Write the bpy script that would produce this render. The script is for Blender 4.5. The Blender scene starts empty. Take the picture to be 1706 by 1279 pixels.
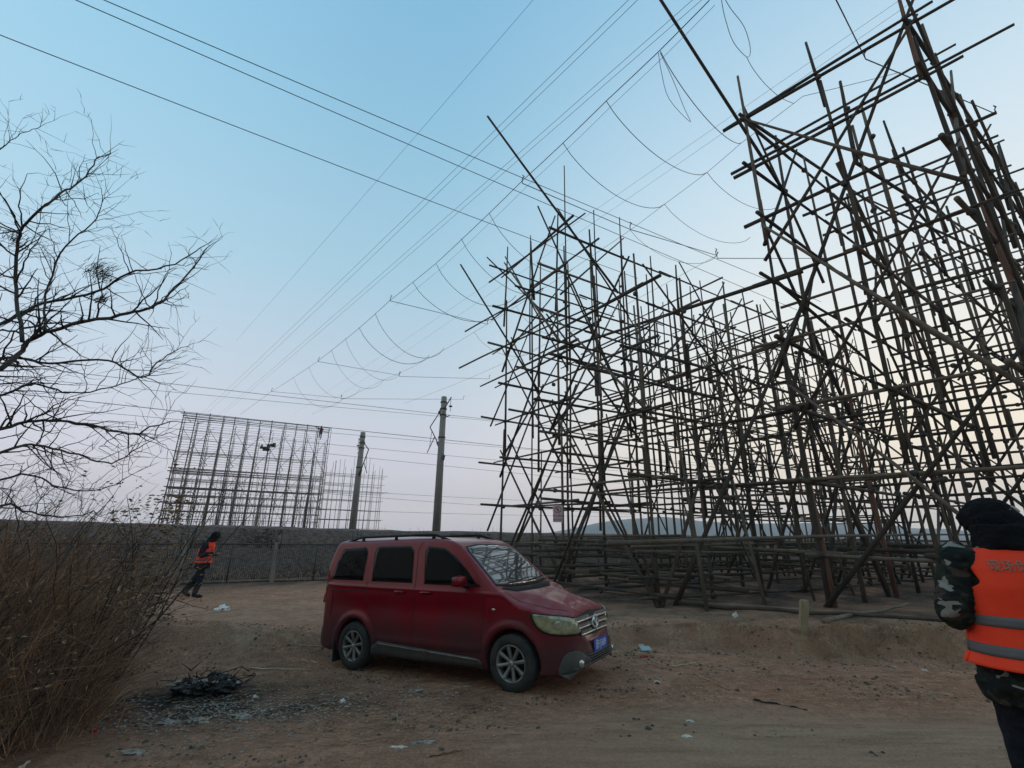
import bpy, bmesh, math, random
import numpy as np
from mathutils import Vector, Matrix, noise
from mathutils.bvhtree import BVHTree
random.seed(11); R = math.radians
C = bpy.context.scene.collection
SC = bpy.context.scene
# ------------------------------------------------------------------ camera
F_PX, PITCH, ROLL, CAM_H = 790.0, R(17.7), R(0.8), 1.9
cd = bpy.data.cameras.new('camera'); cam = bpy.data.objects.new('camera', cd); C.objects.link(cam)
cd.sensor_width = 36; cd.lens = F_PX / 1706 * 36; cd.clip_start = .05; cd.clip_end = 6000
cam.matrix_world = Matrix.Translation((0, 0, CAM_H)) @ Matrix.Rotation(R(90) + PITCH, 4, 'X') @ Matrix.Rotation(ROLL, 4, 'Z')
SC.camera = cam
_M = cam.matrix_world.to_3x3()
def ray(px, py):
    return _M @ Vector(((px - 853) / F_PX, (639.5 - py) / F_PX, -1))
def atY(px, py, Y):
    r = ray(px, py); return Vector((0, 0, CAM_H)) + r * (Y / r.y)
def atZ(px, py, z):
    r = ray(px, py); return Vector((0, 0, CAM_H)) + r * ((z - CAM_H) / r.z)
def atP(px, py, p0, d):
    """meet of the view ray with the upright plane through p0 that runs along d"""
    r = ray(px, py); n = Vector((-d[1], d[0]))
    t = (n.x * p0[0] + n.y * p0[1]) / (n.x * r.x + n.y * r.y)
    return Vector((0, 0, CAM_H)) + r * t
D = Vector((.853, .522, 0)); W = Vector((-.522, .853, 0))      # along the railway, across it
def dw(d, w, z=0): return D * d + W * w + Vector((0, 0, z))
# ------------------------------------------------------------------ world, sun, exposure
SC.view_settings.view_transform = 'Standard'; SC.view_settings.look = 'None'
SC.view_settings.exposure = .27; SC.view_settings.gamma = 1
SUN_AZ, SUN_EL = R(62), R(1.5)          # measured from +Y towards +X
w = bpy.data.worlds.new('World'); SC.world = w; w.use_nodes = True
nt = w.node_tree; nt.nodes.clear(); N = nt.nodes; L = nt.links
def s2l(c): return tuple(((x / 12.92) if x <= .04045 else ((x + .055) / 1.055) ** 2.4) for x in c)
def ramp(tree, stops):
    r = tree.nodes.new('ShaderNodeValToRGB'); e = r.color_ramp.elements
    while len(e) < len(stops): e.new(.5)
    for el, (p, c) in zip(e, stops): el.position = p; el.color = (*s2l(c), 1)
    return r
tc = N.new('ShaderNodeTexCoord'); nm = N.new('ShaderNodeVectorMath'); nm.operation = 'NORMALIZE'
L.new(tc.outputs['Generated'], nm.inputs[0])
sx = N.new('ShaderNodeSeparateXYZ'); L.new(nm.outputs[0], sx.inputs[0])
base = ramp(nt, [(0, (.79, .755, .78)), (.045, (.85, .81, .825)), (.13, (.815, .81, .85)), (.28, (.735, .79, .845)), (.48, (.625, .765, .84)), (.72, (.53, .72, .825)), (1, (.42, .65, .80))])
warm = ramp(nt, [(0, (.90, .84, .80)), (.06, (.98, .90, .81)), (.18, (.99, .94, .85)), (.38, (.90, .91, .90)), (.6, (.77, .85, .90)), (.85, (.55, .73, .84)), (1, (.38, .58, .76))])
for r_ in (base, warm): L.new(sx.outputs[2], r_.inputs[0])
hv = N.new('ShaderNodeVectorMath'); hv.operation = 'MULTIPLY'; hv.inputs[1].default_value = (1, 1, 0); L.new(nm.outputs[0], hv.inputs[0])
hn = N.new('ShaderNodeVectorMath'); hn.operation = 'NORMALIZE'; L.new(hv.outputs[0], hn.inputs[0])
dt = N.new('ShaderNodeVectorMath'); dt.operation = 'DOT_PRODUCT'; dt.inputs[1].default_value = (math.sin(SUN_AZ), math.cos(SUN_AZ), 0); L.new(hn.outputs[0], dt.inputs[0])
mr = N.new('ShaderNodeMapRange'); mr.interpolation_type = 'SMOOTHSTEP'; mr.inputs['From Min'].default_value = .25; mr.inputs['From Max'].default_value = 1.0; L.new(dt.outputs['Value'], mr.inputs[0])
mx = N.new('ShaderNodeMix'); mx.data_type = 'RGBA'; L.new(mr.outputs[0], mx.inputs[0]); L.new(base.outputs[0], mx.inputs[6]); L.new(warm.outputs[0], mx.inputs[7])
east = N.new('ShaderNodeMapRange'); east.inputs['From Min'].default_value = -1; east.inputs['From Max'].default_value = .1; east.inputs['To Min'].default_value = 1.25; east.inputs['To Max'].default_value = 1; L.new(dt.outputs['Value'], east.inputs[0])
pk = N.new('ShaderNodeMix'); pk.data_type = 'RGBA'; pk.blend_type = 'MULTIPLY'; pk.inputs[7].default_value = (1.22, .98, .80, 1)
e2 = N.new('ShaderNodeMapRange'); e2.interpolation_type = 'SMOOTHSTEP'; e2.inputs['From Min'].default_value = -.5; e2.inputs['From Max'].default_value = -.85; L.new(dt.outputs['Value'], e2.inputs[0])
L.new(e2.outputs[0], pk.inputs[0]); L.new(mx.outputs[2], pk.inputs[6])
em = N.new('ShaderNodeVectorMath'); em.operation = 'SCALE'; L.new(pk.outputs[2], em.inputs[0]); L.new(east.outputs[0], em.inputs[3])
sky = N.new('ShaderNodeTexSky'); sky.sky_type = 'NISHITA'; sky.sun_disc = False; sky.sun_elevation = SUN_EL; sky.sun_rotation = SUN_AZ
b1 = N.new('ShaderNodeBackground'); b1.inputs[1].default_value = 1.0; L.new(em.outputs[0], b1.inputs[0])
b2 = N.new('ShaderNodeBackground'); b2.inputs[1].default_value = .05; L.new(sky.outputs[0], b2.inputs[0])
ms = N.new('ShaderNodeMixShader'); ms.inputs[0].default_value = .03; L.new(b1.outputs[0], ms.inputs[1]); L.new(b2.outputs[0], ms.inputs[2])
wo = N.new('ShaderNodeOutputWorld'); L.new(ms.outputs[0], wo.inputs[0])
sl = bpy.data.lights.new('sun', 'SUN'); sl.energy = .8; sl.angle = R(20); sl.color = (1, .86, .72)
so = bpy.data.objects.new('sun', sl); C.objects.link(so)
_sd = Vector((math.sin(SUN_AZ) * math.cos(R(4)), math.cos(SUN_AZ) * math.cos(R(4)), math.sin(R(4))))
so.rotation_euler = (-_sd).to_track_quat('-Z', 'Y').to_euler(); so.location = _sd * 30
SC.cycles.max_bounces = 6; SC.cycles.volume_bounces = 2; SC.cycles.diffuse_bounces = 3; SC.cycles.glossy_bounces = 3; SC.cycles.transparent_max_bounces = 16

# ------------------------------------------------------------------ helpers
def tag(o, label=None, cat=None, group=None, kind=None):
    for k, v in (('label', label), ('category', cat), ('group', group), ('kind', kind)):
        if v: o[k] = v
    return o
def empty(name, loc, rz=0, **k):
    o = bpy.data.objects.new(name, None); C.objects.link(o); o.location = loc; o.rotation_euler = (0, 0, rz)
    o.empty_display_size = .2
    return tag(o, **k)
def link(o, parent=None, world=False):
    C.objects.link(o)
    if parent is not None:
        o.parent = parent
        if world: o.location = -root_loc(parent)
    return o
def root_loc(p):
    v = Vector((0, 0, 0))
    while p is not None: v += p.location; p = p.parent
    return v
def mesh_obj(name, me, mat, parent=None, world=False, smooth=True):
    if mat is not None and not me.materials: me.materials.append(mat)
    if smooth: me.polygons.foreach_set('use_smooth', [True] * len(me.polygons))
    return link(bpy.data.objects.new(name, me), parent, world)
class MB:
    def __init__(s): s.v = []; s.f = []
    def ring(s, c, a, b, ra, rb, n):
        i0 = len(s.v)
        for k in range(n):
            t = 2 * math.pi * k / n
            s.v.append(c + a * (ra * math.cos(t)) + b * (rb * math.sin(t)))
        return i0
    def tube(s, pts, rad, n=6, cap=True):
        pts = [Vector(p) for p in pts]; m = len(pts)
        if not hasattr(rad, '__len__'): rad = [rad] * m
        t0 = (pts[1] - pts[0]).normalized()
        a = t0.cross(Vector((0, 0, 1)));
        if a.length < .05: a = t0.cross(Vector((1, 0, 0)))
        a.normalize(); rings = []
        for i, p in enumerate(pts):
            t = (pts[min(i + 1, m - 1)] - pts[max(i - 1, 0)]).normalized()
            a = (a - t * a.dot(t)).normalized(); b = t.cross(a)
            rings.append(s.ring(p, a, b, rad[i], rad[i], n))
        for i in range(m - 1):
            for k in range(n):
                k2 = (k + 1) % n
                s.f.append((rings[i] + k, rings[i] + k2, rings[i + 1] + k2, rings[i + 1] + k))
        if cap:
            s.f.append(tuple(rings[0] + k for k in reversed(range(n)))); s.f.append(tuple(rings[-1] + k for k in range(n)))
        return s
    def pole(s, p0, p1, r0, r1, n=6, bend=.004, segs=4):
        p0 = Vector(p0); p1 = Vector(p1); d = p1 - p0; ln = d.length
        j = Vector((random.uniform(-1, 1), random.uniform(-1, 1), random.uniform(-1, 1))) * ln * bend
        k = random.uniform(.35, .65)
        pts = []; rad = []
        for i in range(segs + 1):
            t = i / segs; q = t * (1 - t) * 4
            pts.append(p0 + d * t + j * q + Vector((random.uniform(-1, 1), random.uniform(-1, 1), 0)) * ln * bend * .25 * (0 < i < segs))
            rad.append(r0 + (r1 - r0) * t)
        return s.tube(pts, rad, n)
    def box(s, c, h, rot=None):
        i0 = len(s.v)
        for x in (-1, 1):
            for y in (-1, 1):
                for z in (-1, 1):
                    v = Vector((x * h[0], y * h[1], z * h[2]))
                    if rot is not None: v = rot @ v
                    s.v.append(Vector(c) + v)
        for f in ((0, 1, 3, 2), (4, 6, 7, 5), (0, 4, 5, 1), (2, 3, 7, 6), (0, 2, 6, 4), (1, 5, 7, 3)): s.f.append(tuple(i0 + k for k in f))
        return s
    def ell(s, c, r, rot=None, nu=12, nv=8):
        c = Vector(c); i0 = len(s.v)
        for j in range(1, nv):
            ph = math.pi * j / nv
            for i in range(nu):
                th = 2 * math.pi * i / nu
                v = Vector((r[0] * math.sin(ph) * math.cos(th), r[1] * math.sin(ph) * math.sin(th), r[2] * math.cos(ph)))
                if rot is not None: v = rot @ v
                s.v.append(c + v)
        top = Vector((0, 0, r[2])); top = rot @ top if rot is not None else top
        s.v.append(c + top); s.v.append(c - top); t = len(s.v) - 2
        for j in range(nv - 2):
            for i in range(nu):
                i2 = (i + 1) % nu; a = i0 + j * nu; b = a + nu
                s.f.append((a + i, b + i, b + i2, a + i2))
        for i in range(nu):
            i2 = (i + 1) % nu
            s.f.append((t, i0 + i, i0 + i2)); e = i0 + (nv - 2) * nu; s.f.append((t + 1, e + i2, e + i))
        return s
    def lathe(s, prof, n=32, axis='Y', c=(0, 0, 0)):
        """prof: list of (radius, offset along axis), closed loop"""
        i0 = len(s.v); m = len(prof); c = Vector(c)
        for k in range(n):
            t = 2 * math.pi * k / n
            for r_, o in prof:
                v = Vector((r_ * math.cos(t), o, r_ * math.sin(t))) if axis == 'Y' else Vector((r_ * math.cos(t), r_ * math.sin(t), o))
                s.v.append(c + v)
        for k in range(n):
            k2 = (k + 1) % n
            for j in range(m):
                j2 = (j + 1) % m
                s.f.append((i0 + k * m + j, i0 + k * m + j2, i0 + k2 * m + j2, i0 + k2 * m + j))
        return s
    def mesh(s, name):
        me = bpy.data.meshes.new(name); me.from_pydata([tuple(v) for v in s.v], [], s.f); me.update(); return me
    def build(s, name, mat, parent=None, world=False, smooth=True):
        return mesh_obj(name, s.mesh(name), mat, parent, world, smooth)
def fixn(me):
    bm = bmesh.new(); bm.from_mesh(me); bmesh.ops.recalc_face_normals(bm, faces=bm.faces); bm.to_mesh(me); bm.free(); return me
# vectorised value noise
def _h(ix, iy, s):
    n = (ix.astype(np.int64) * 374761393 + iy.astype(np.int64) * 668265263 + s * 1442695041) & 0x7fffffff
    n = ((n ^ (n >> 13)) * 1274126177) & 0x7fffffff
    return ((n ^ (n >> 16)) & 0xffff) / 65535.0
def vnoise(x, y, s=0):
    ix = np.floor(x); iy = np.floor(y); fx = x - ix; fy = y - iy; fx = fx * fx * (3 - 2 * fx); fy = fy * fy * (3 - 2 * fy)
    a = _h(ix, iy, s); b = _h(ix + 1, iy, s); c = _h(ix, iy + 1, s); d = _h(ix + 1, iy + 1, s)
    return (a + (b - a) * fx) * (1 - fy) + (c + (d - c) * fx) * fy - .5
def fbm(x, y, sc, o=4, s=0):
    r = 0; a = 1.0
    for i in range(o): r = r + a * vnoise(x * sc, y * sc, s + i); sc *= 2.03; a *= .5
    return r
def sst(a, b, x):
    t = np.clip((x - a) / (b - a), 0, 1); return t * t * (3 - 2 * t)
# ------------------------------------------------------------------ materials
def mat(name, col, rough=.8, col2=None, scale=5, bump=0, bscale=40, metal=0, spec=.5, detail=6, coat=0, stretch=None, lo=.35, hi=.65, rand=0):
    m = bpy.data.materials.new(name); m.use_nodes = True; t = m.node_tree; n = t.nodes; l = t.links
    p = n['Principled BSDF']; p.inputs['Base Color'].default_value = (*col, 1); p.inputs['Roughness'].default_value = rough
    p.inputs['Metallic'].default_value = metal; p.inputs['Specular IOR Level'].default_value = spec; p.inputs['Coat Weight'].default_value = coat
    p.inputs['Coat Roughness'].default_value = .08
    tc = n.new('ShaderNodeTexCoord'); mp = n.new('ShaderNodeMapping'); l.new(tc.outputs['Object'], mp.inputs[0])
    if stretch: mp.inputs['Scale'].default_value = stretch
    if col2:
        no = n.new('ShaderNodeTexNoise'); no.inputs['Scale'].default_value = scale; no.inputs['Detail'].default_value = detail; no.inputs['Roughness'].default_value = .65
        l.new(mp.outputs[0], no.inputs[0])
        mr = n.new('ShaderNodeMapRange'); mr.inputs['From Min'].default_value = lo; mr.inputs['From Max'].default_value = hi; l.new(no.outputs[0], mr.inputs[0])
        mx = n.new('ShaderNodeMix'); mx.data_type = 'RGBA'; mx.inputs[6].default_value = (*col, 1); mx.inputs[7].default_value = (*col2, 1)
        l.new(mr.outputs[0], mx.inputs[0]); src = mx.outputs[2]
        if rand:
            oi = n.new('ShaderNodeObjectInfo'); hs = n.new('ShaderNodeHueSaturation'); r2 = n.new('ShaderNodeMapRange'); r2.inputs['To Min'].default_value = 1 - rand; r2.inputs['To Max'].default_value = 1 + rand
            l.new(oi.outputs['Random'], r2.inputs[0]); l.new(r2.outputs[0], hs.inputs['Value']); l.new(src, hs.inputs['Color']); src = hs.outputs[0]
        l.new(src, p.inputs['Base Color'])
    if bump:
        nb = n.new('ShaderNodeTexNoise'); nb.inputs['Scale'].default_value = bscale; nb.inputs['Detail'].default_value = 5; l.new(mp.outputs[0], nb.inputs[0])
        bp = n.new('ShaderNodeBump'); bp.inputs['Strength'].default_value = bump; bp.inputs['Distance'].default_value = .02; l.new(nb.outputs[0], bp.inputs['Height']); l.new(bp.outputs[0], p.inputs['Normal'])
    return m
M = {}
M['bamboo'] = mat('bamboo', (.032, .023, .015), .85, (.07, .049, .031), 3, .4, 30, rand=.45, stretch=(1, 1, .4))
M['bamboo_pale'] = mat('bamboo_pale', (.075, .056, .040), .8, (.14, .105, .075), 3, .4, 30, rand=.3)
M['bamboo_red'] = mat('bamboo_red', (.12, .05, .03), .8, (.17, .08, .05), 3, .4, 30)
M['lash'] = mat('lashing', (.03, .03, .03), .8, (.07, .06, .05), 20)
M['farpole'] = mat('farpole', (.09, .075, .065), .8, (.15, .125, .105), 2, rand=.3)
M['concrete'] = mat('concrete', (.17, .15, .13), .9, (.25, .225, .20), 2.5, .5, 30, stretch=(1, 1, .3))
M['iron'] = mat('iron', (.03, .03, .03), .6, (.06, .05, .045), 10)
M['wire'] = mat('wire', (.05, .06, .06), .6, (.08, .08, .08), 10)
M['rope'] = mat('rope', (.10, .10, .095), .9, (.15, .15, .14), 10)
M['porcelain'] = mat('porcelain', (.10, .05, .03), .3, (.12, .06, .04), 10)
M['bark'] = mat('bark', (.035, .03, .026), .9, (.06, .05, .04), 8, .4, 40)
M['twig'] = mat('twig', (.022, .018, .017), .9, (.038, .03, .026), 8)
M['straw'] = mat('straw', (.21, .115, .06), .9, (.50, .30, .165), 2)
M['drystem'] = mat('drystem', (.13, .07, .042), .9, (.31, .175, .105), 2)
M['paleleaf'] = mat('paleleaf', (.30, .22, .12), .9, (.38, .30, .18), 3)
M['hair'] = mat('black_cloth', (.006, .006, .007), .95, (.012, .012, .014), 12, .6, 60, spec=.1)
M['skin'] = mat('skin', (.25, .15, .11), .6, (.30, .18, .13), 8)
M['dark'] = mat('dark_cloth', (.008, .009, .014), .9, (.014, .015, .022), 8, .4, 30, spec=.15)
M['maroon'] = mat('maroon_cloth', (.08, .015, .015), .9, (.06, .012, .012), 8)
M['orange'] = mat('orange_cloth', (.95, .065, .022), .7, (.88, .05, .018), 4, .25, 14, spec=.2)
M['reflect'] = mat('grey_tape', (.105, .10, .105), .5, (.13, .125, .125), 6, spec=.3)
M['vesttext'] = mat('grey_print', (.33, .17, .11), .7, (.26, .15, .10), 30)
M['rubber'] = mat('rubber', (.014, .014, .014), .85, (.05, .043, .037), 6, .3, 60, lo=.4, hi=.75)
M['alloy'] = mat('alloy', (.24, .235, .225), .5, (.13, .115, .10), 7, metal=.4)
M['blackplastic'] = mat('blackplastic', (.012, .012, .012), .6, (.022, .020, .019), 8, spec=.18)
M['cladding'] = mat('cladding', (.045, .045, .045), .7, (.075, .068, .06), 6, .2, 60)
M['chrome'] = mat('chrome', (.62, .62, .60), .28, (.5, .49, .46), 9, metal=.85)
M['glass'] = mat('dark_glass', (.004, .005, .005), .04, (.006, .007, .007), 5, spec=.05)
M['windscreen'] = mat('windscreen', (.012, .016, .018), .02, (.02, .023, .025), 5, spec=1.0, coat=1)
M['lens'] = mat('lamp_lens', (.36, .34, .19), .12, (.17, .165, .10), 15, spec=.6, coat=.7)
M['lens_dark'] = mat('lamp_reflector', (.46, .44, .30), .2, (.30, .29, .19), 20, metal=.3)
M['redlens'] = mat('red_lens', (.30, .01, .01), .2, (.25, .01, .01), 9, coat=.5)
M['plate'] = mat('plate_blue', (.004, .055, .32), .5, (.005, .07, .38), 9)
M['platewhite'] = mat('plate_white', (.55, .6, .7), .5, (.6, .65, .72), 9)
M['signwhite'] = mat('sign_white', (.75, .58, .58), .6, (.66, .56, .56), 12)
M['signred'] = mat('sign_red', (.42, .03, .04), .6, (.38, .04, .04), 12)
M['plastic'] = mat('white_plastic', (.62, .60, .58), .6, (.7, .68, .66), 14)
M['paper'] = mat('paper', (.50, .44, .37), .8, (.62, .56, .48), 14)
M['ash'] = mat('ash', (.13, .10, .08), .95, (.36, .30, .25), 26, .5, 60)
M['char'] = mat('char', (.012, .010, .009), .95, (.13, .11, .095), 22, .8, 40, lo=.48, hi=.66)
M['stake'] = mat('stake_stone', (.30, .23, .13), .9, (.22, .17, .11), 8, .4, 40)
M['litterred'] = mat('litter_red', (.45, .03, .03), .6, (.4, .03, .03), 9)
M['tarp'] = mat('tarp', (.02, .02, .022), .9, (.03, .03, .03), 9)
def M_paint():
    m = mat('car_paint', (.20, .0015, .010), .38, (.165, .0012, .009), 2, coat=.35, spec=.2)
    t = m.node_tree; n = t.nodes; l = t.links; p = n['Principled BSDF']
    src = p.inputs['Base Color'].links[0].from_socket
    tc = n.new('ShaderNodeTexCoord'); s = n.new('ShaderNodeSeparateXYZ'); l.new(tc.outputs['Object'], s.inputs[0])
    no = n.new('ShaderNodeTexNoise'); no.inputs['Scale'].default_value = 2.2; no.inputs['Detail'].default_value = 8; no.inputs['Roughness'].default_value = .6; l.new(tc.outputs['Object'], no.inputs[0])
    # dried mud: thick at the sills, thinning out to the waist
    a = n.new('ShaderNodeMapRange'); a.inputs['From Min'].default_value = 1.02; a.inputs['From Max'].default_value = .40; l.new(s.outputs[2], a.inputs[0])
    b = n.new('ShaderNodeMath'); b.operation = 'MULTIPLY_ADD'; b.inputs[1].default_value = 1.3; l.new(no.outputs[0], b.inputs[0]); l.new(a.outputs[0], b.inputs[2])
    c = n.new('ShaderNodeMapRange'); c.inputs['From Min'].default_value = .82; c.inputs['From Max'].default_value = 1.6; c.inputs['To Max'].default_value = .75; l.new(b.outputs[0], c.inputs[0])
    mx = n.new('ShaderNodeMix'); mx.data_type = 'RGBA'; mx.inputs[7].default_value = (.040, .026, .025, 1); l.new(c.outputs[0], mx.inputs[0]); l.new(src, mx.inputs[6]); l.new(mx.outputs[2], p.inputs['Base Color'])
    r = n.new('ShaderNodeMapRange'); r.inputs['To Min'].default_value = .33; r.inputs['To Max'].default_value = .85; l.new(c.outputs[0], r.inputs[0]); l.new(r.outputs[0], p.inputs['Roughness'])
    k = n.new('ShaderNodeMapRange'); k.inputs['To Min'].default_value = .38; k.inputs['To Max'].default_value = 0; l.new(c.outputs[0], k.inputs[0]); l.new(k.outputs[0], p.inputs['Coat Weight'])
    return m
M['paint'] = M_paint()
def M_camo():
    m = mat('camo', (.012, .016, .014), .9, bump=.3, bscale=25, spec=.15); t = m.node_tree; n = t.nodes; l = t.links; p = n['Principled BSDF']
    tc = n.new('ShaderNodeTexCoord'); src = None
    for i, (c, th, sc) in enumerate((((.022, .028, .020), .53, 12), ((.055, .038, .032), .59, 11), ((.22, .21, .185), .595, 11))):
        mp = n.new('ShaderNodeMapping'); mp.inputs['Location'].default_value = (i * 7.3, i * 3.1, i); mp.inputs['Scale'].default_value = (1, .7, 1.4); l.new(tc.outputs['Object'], mp.inputs[0])
        no = n.new('ShaderNodeTexNoise'); no.inputs['Scale'].default_value = sc; no.inputs['Detail'].default_value = 2; no.inputs['Distortion'].default_value = .6; l.new(mp.outputs[0], no.inputs[0])
        g = n.new('ShaderNodeMapRange'); g.inputs['From Min'].default_value = th; g.inputs['From Max'].default_value = th + .015; l.new(no.outputs[0], g.inputs[0])
        mx = n.new('ShaderNodeMix'); mx.data_type = 'RGBA'; l.new(g.outputs[0], mx.inputs[0]); mx.inputs[7].default_value = (*c, 1)
        if src is None: mx.inputs[6].default_value = (.012, .015, .015, 1)
        else: l.new(src, mx.inputs[6])
        src = mx.outputs[2]
    l.new(src, p.inputs['Base Color']); return m
M['camo'] = M_camo()
def M_ground():
    m = bpy.data.materials.new('soil'); m.use_nodes = True; t = m.node_tree; n = t.nodes; l = t.links; p = n['Principled BSDF']; p.inputs['Roughness'].default_value = .95; p.inputs['Specular IOR Level'].default_value = .15
    tc = n.new('ShaderNodeTexCoord')
    def noise_(sc, det=8, rough=.65, stretch=(1, 1, 1), loc=(0, 0, 0)):
        mp = n.new('ShaderNodeMapping'); mp.inputs['Scale'].default_value = stretch; mp.inputs['Location'].default_value = loc; l.new(tc.outputs['Object'], mp.inputs[0])
        no = n.new('ShaderNodeTexNoise'); no.inputs['Scale'].default_value = sc; no.inputs['Detail'].default_value = det; no.inputs['Roughness'].default_value = rough; l.new(mp.outputs[0], no.inputs[0]); return no.outputs[0]
    def mix(f, a, b):
        mx = n.new('ShaderNodeMix'); mx.data_type = 'RGBA'; l.new(f, mx.inputs[0])
        for s_, v in ((6, a), (7, b)):
            if isinstance(v, tuple): mx.inputs[s_].default_value = (*v, 1)
            else: l.new(v, mx.inputs[s_])
        return mx.outputs[2]
    def gain(v):
        h = n.new('ShaderNodeHueSaturation'); h.inputs['Value'].default_value = 1.85; l.new(v, h.inputs['Color'])
        g = n.new('ShaderNodeMix'); g.data_type = 'RGBA'; g.blend_type = 'MULTIPLY'; g.inputs[0].default_value = 1; g.inputs[7].default_value = (1.07, .89, .88, 1); l.new(h.outputs[0], g.inputs[6])
        e = n.new('ShaderNodeVectorMath'); e.operation = 'SCALE'; l.new(g.outputs[2], e.inputs[0]); l.new(rng(noise_(38, 12, .82), .34, .66, .42, 1.65), e.inputs[3])
        e2_ = n.new('ShaderNodeVectorMath'); e2_.operation = 'SCALE'; l.new(e.outputs[0], e2_.inputs[0]); l.new(rng(noise_(6, 6, .7, loc=(3, 1, 0)), .35, .65, .72, 1.28), e2_.inputs[3]); return e2_.outputs[0]
    def rng(v, a, b, lo=0, hi=1):
        g = n.new('ShaderNodeMapRange'); g.inputs['From Min'].default_value = a; g.inputs['From Max'].default_value = b; g.inputs['To Min'].default_value = lo; g.inputs['To Max'].default_value = hi; l.new(v, g.inputs[0]); return g.outputs[0]
    at = n.new('ShaderNodeVertexColor'); at.layer_name = 'zones'; sp = n.new('ShaderNodeSeparateColor'); l.new(at.outputs[0], sp.inputs[0])
    c = mix(rng(noise_(1.3), .35, .65), (0.163, 0.095, 0.057), (0.256, 0.160, 0.103))
    c = mix(rng(noise_(.35, 5), .40, .62, 0, .8), c, (0.188, 0.112, 0.071))
    c = mix(rng(noise_(2.0, 7, .7, (.35, 2.2, 1)), .52, .68, 0, .7), c, (0.106, 0.065, 0.043))      # streaks along the track
    c = mix(rng(noise_(22, 6, .8), .56, .72, 0, .75), c, (0.375, 0.270, 0.190))                          # pale grit
    c = mix(rng(noise_(15, 6, .8, loc=(5, 5, 5)), .55, .70, 0, .8), c, (0.044, 0.030, 0.021))
    c = gain(c); c = mix(sp.outputs[0], c, mix(rng(noise_(9, 8, .75), .45, .68), (0.025, 0.019, 0.016), (0.150, 0.113, 0.090)))   # burnt and littered earth, plus dark soil with painted shade under the scaffold
    c = mix(sp.outputs[1], c, mix(rng(noise_(3, 8), .35, .65), (.27, .145, .09), mix(rng(noise_(30, 8, .8), .4, .62), (.38, .23, .15), (.58, .40, .27))))          # bare clay of the bank
    c = mix(sp.outputs[2], c, mix(rng(noise_(2.5, 8, .6, (.3, 2.5, 1)), .4, .62), mix(rng(noise_(45, 8, .8), .38, .62), (.38, .235, .155), (.54, .36, .245)), mix(rng(noise_(45, 8, .8), .4, .62), (.27, .16, .103), (.41, .265, .178))))   # packed wheel track
    l.new(c, p.inputs['Base Color'])
    b1 = n.new('ShaderNodeBump'); b1.inputs['Strength'].default_value = 1; b1.inputs['Distance'].default_value = .05; l.new(noise_(22, 10, .8), b1.inputs['Height'])
    b2 = n.new('ShaderNodeBump'); b2.inputs['Strength'].default_value = .5; b2.inputs['Distance'].default_value = .1; l.new(noise_(3, 6, .6, (.6, 1.6, 1)), b2.inputs['Height']); l.new(b1.outputs[0], b2.inputs['Normal']); l.new(b2.outputs[0], p.inputs['Normal'])
    return m
M['soil'] = M_ground()
M['ballast'] = mat('ballast', (.045, .025, .018), .95, (.13, .08, .06), 6, 1, 14, lo=.42, hi=.62, detail=12)
M['hill'] = mat('hill', (.05, .065, .055), .95, (.07, .08, .065), .03)
print('materials ok')
# ------------------------------------------------------------------ ground
def crest(x):   # line of the low earth bank behind the car
    return 8.75 + 2.1 * np.exp(-((x + .9) / 2.2) ** 2) + .25 * np.sin(x * .9) + .18 * np.sin(x * 2.3 + 1) + .12 * vnoise(x * 1.7, x * 0 + 3., 5)
def H(x, y):
    x = np.asarray(x, float); y = np.asarray(y, float)
    z = .115 + .042 * np.clip((x - .474) * .857 - (y - 7.15) * .515, -4, 1.2)
    soft = np.where(x < -3, .8, .30)
    b = sst(crest(x) - soft, crest(x) + .05, y)
    z = z + b * (.27 + .05 * fbm(x, y, .8, 2, 3)) - .06 * sst(crest(x), crest(x) + 2.5, y)
    z = z + .07 * (1 + 2.2 * vnoise(x * 1.4, y * 1.2, 77)) * np.exp(-((y - crest(x) - .12) / .28) ** 2) * np.where(x > 0, 1, .5)
    z = z - .035 * (np.exp(-((y - 5.55 - .12 * np.sin(x * .5)) / .16) ** 2) + np.exp(-((y - 4.35 - .10 * np.sin(x * .5)) / .16) ** 2)) * (x > -3)
    near = 1 - sst(11, 26, np.hypot(x, y))
    rough = .35 + .65 * sst(5.4, 6.3, y + .25 * np.sin(x))
    rough = rough * (1 - .75 * np.exp(-(((x - .2) / 3) ** 2 + ((y - 7.6) / 1.6) ** 2)))
    z = z + near * rough * (.055 * fbm(x, y, .9, 4, 1) + .022 * fbm(x, y, 6, 4, 7)) + near * .02 * fbm(x, y * 2.5, .8, 3, 9)
    z = z + .085 * fbm(x, y, 2.6, 4, 21) * np.exp(-((y - crest(x) + .15) / .5) ** 2)
    z = z + .22 * np.exp(-(((x + 6.2) / 1.1) ** 2 + ((y - 8.9) / .7) ** 2)) + .28 * np.exp(-(((x - 4.9) / .7) ** 2 + ((y - 9.35) / .35) ** 2)) * .45
    z = z + .27 * (1 - sst(3.3, 4.4, y)) * (1 - sst(8, 14, np.abs(x)))
    z = z + .25 * fbm(x, y, .05, 2, 15) * sst(30, 80, np.hypot(x, y))
    return z
def Hs(x, y): return float(H(np.array([x]), np.array([y]))[0])
def axis_(lo, hi, step, far, g=1.16):
    a = list(np.arange(lo, hi, step)); s = step
    x = hi
    while x < far: a.append(x); s *= g; x += s
    x = lo; s = step; pre = []
    while x > -far: s *= g; x -= s; pre.append(x)
    return np.array(pre[::-1] + a)
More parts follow.
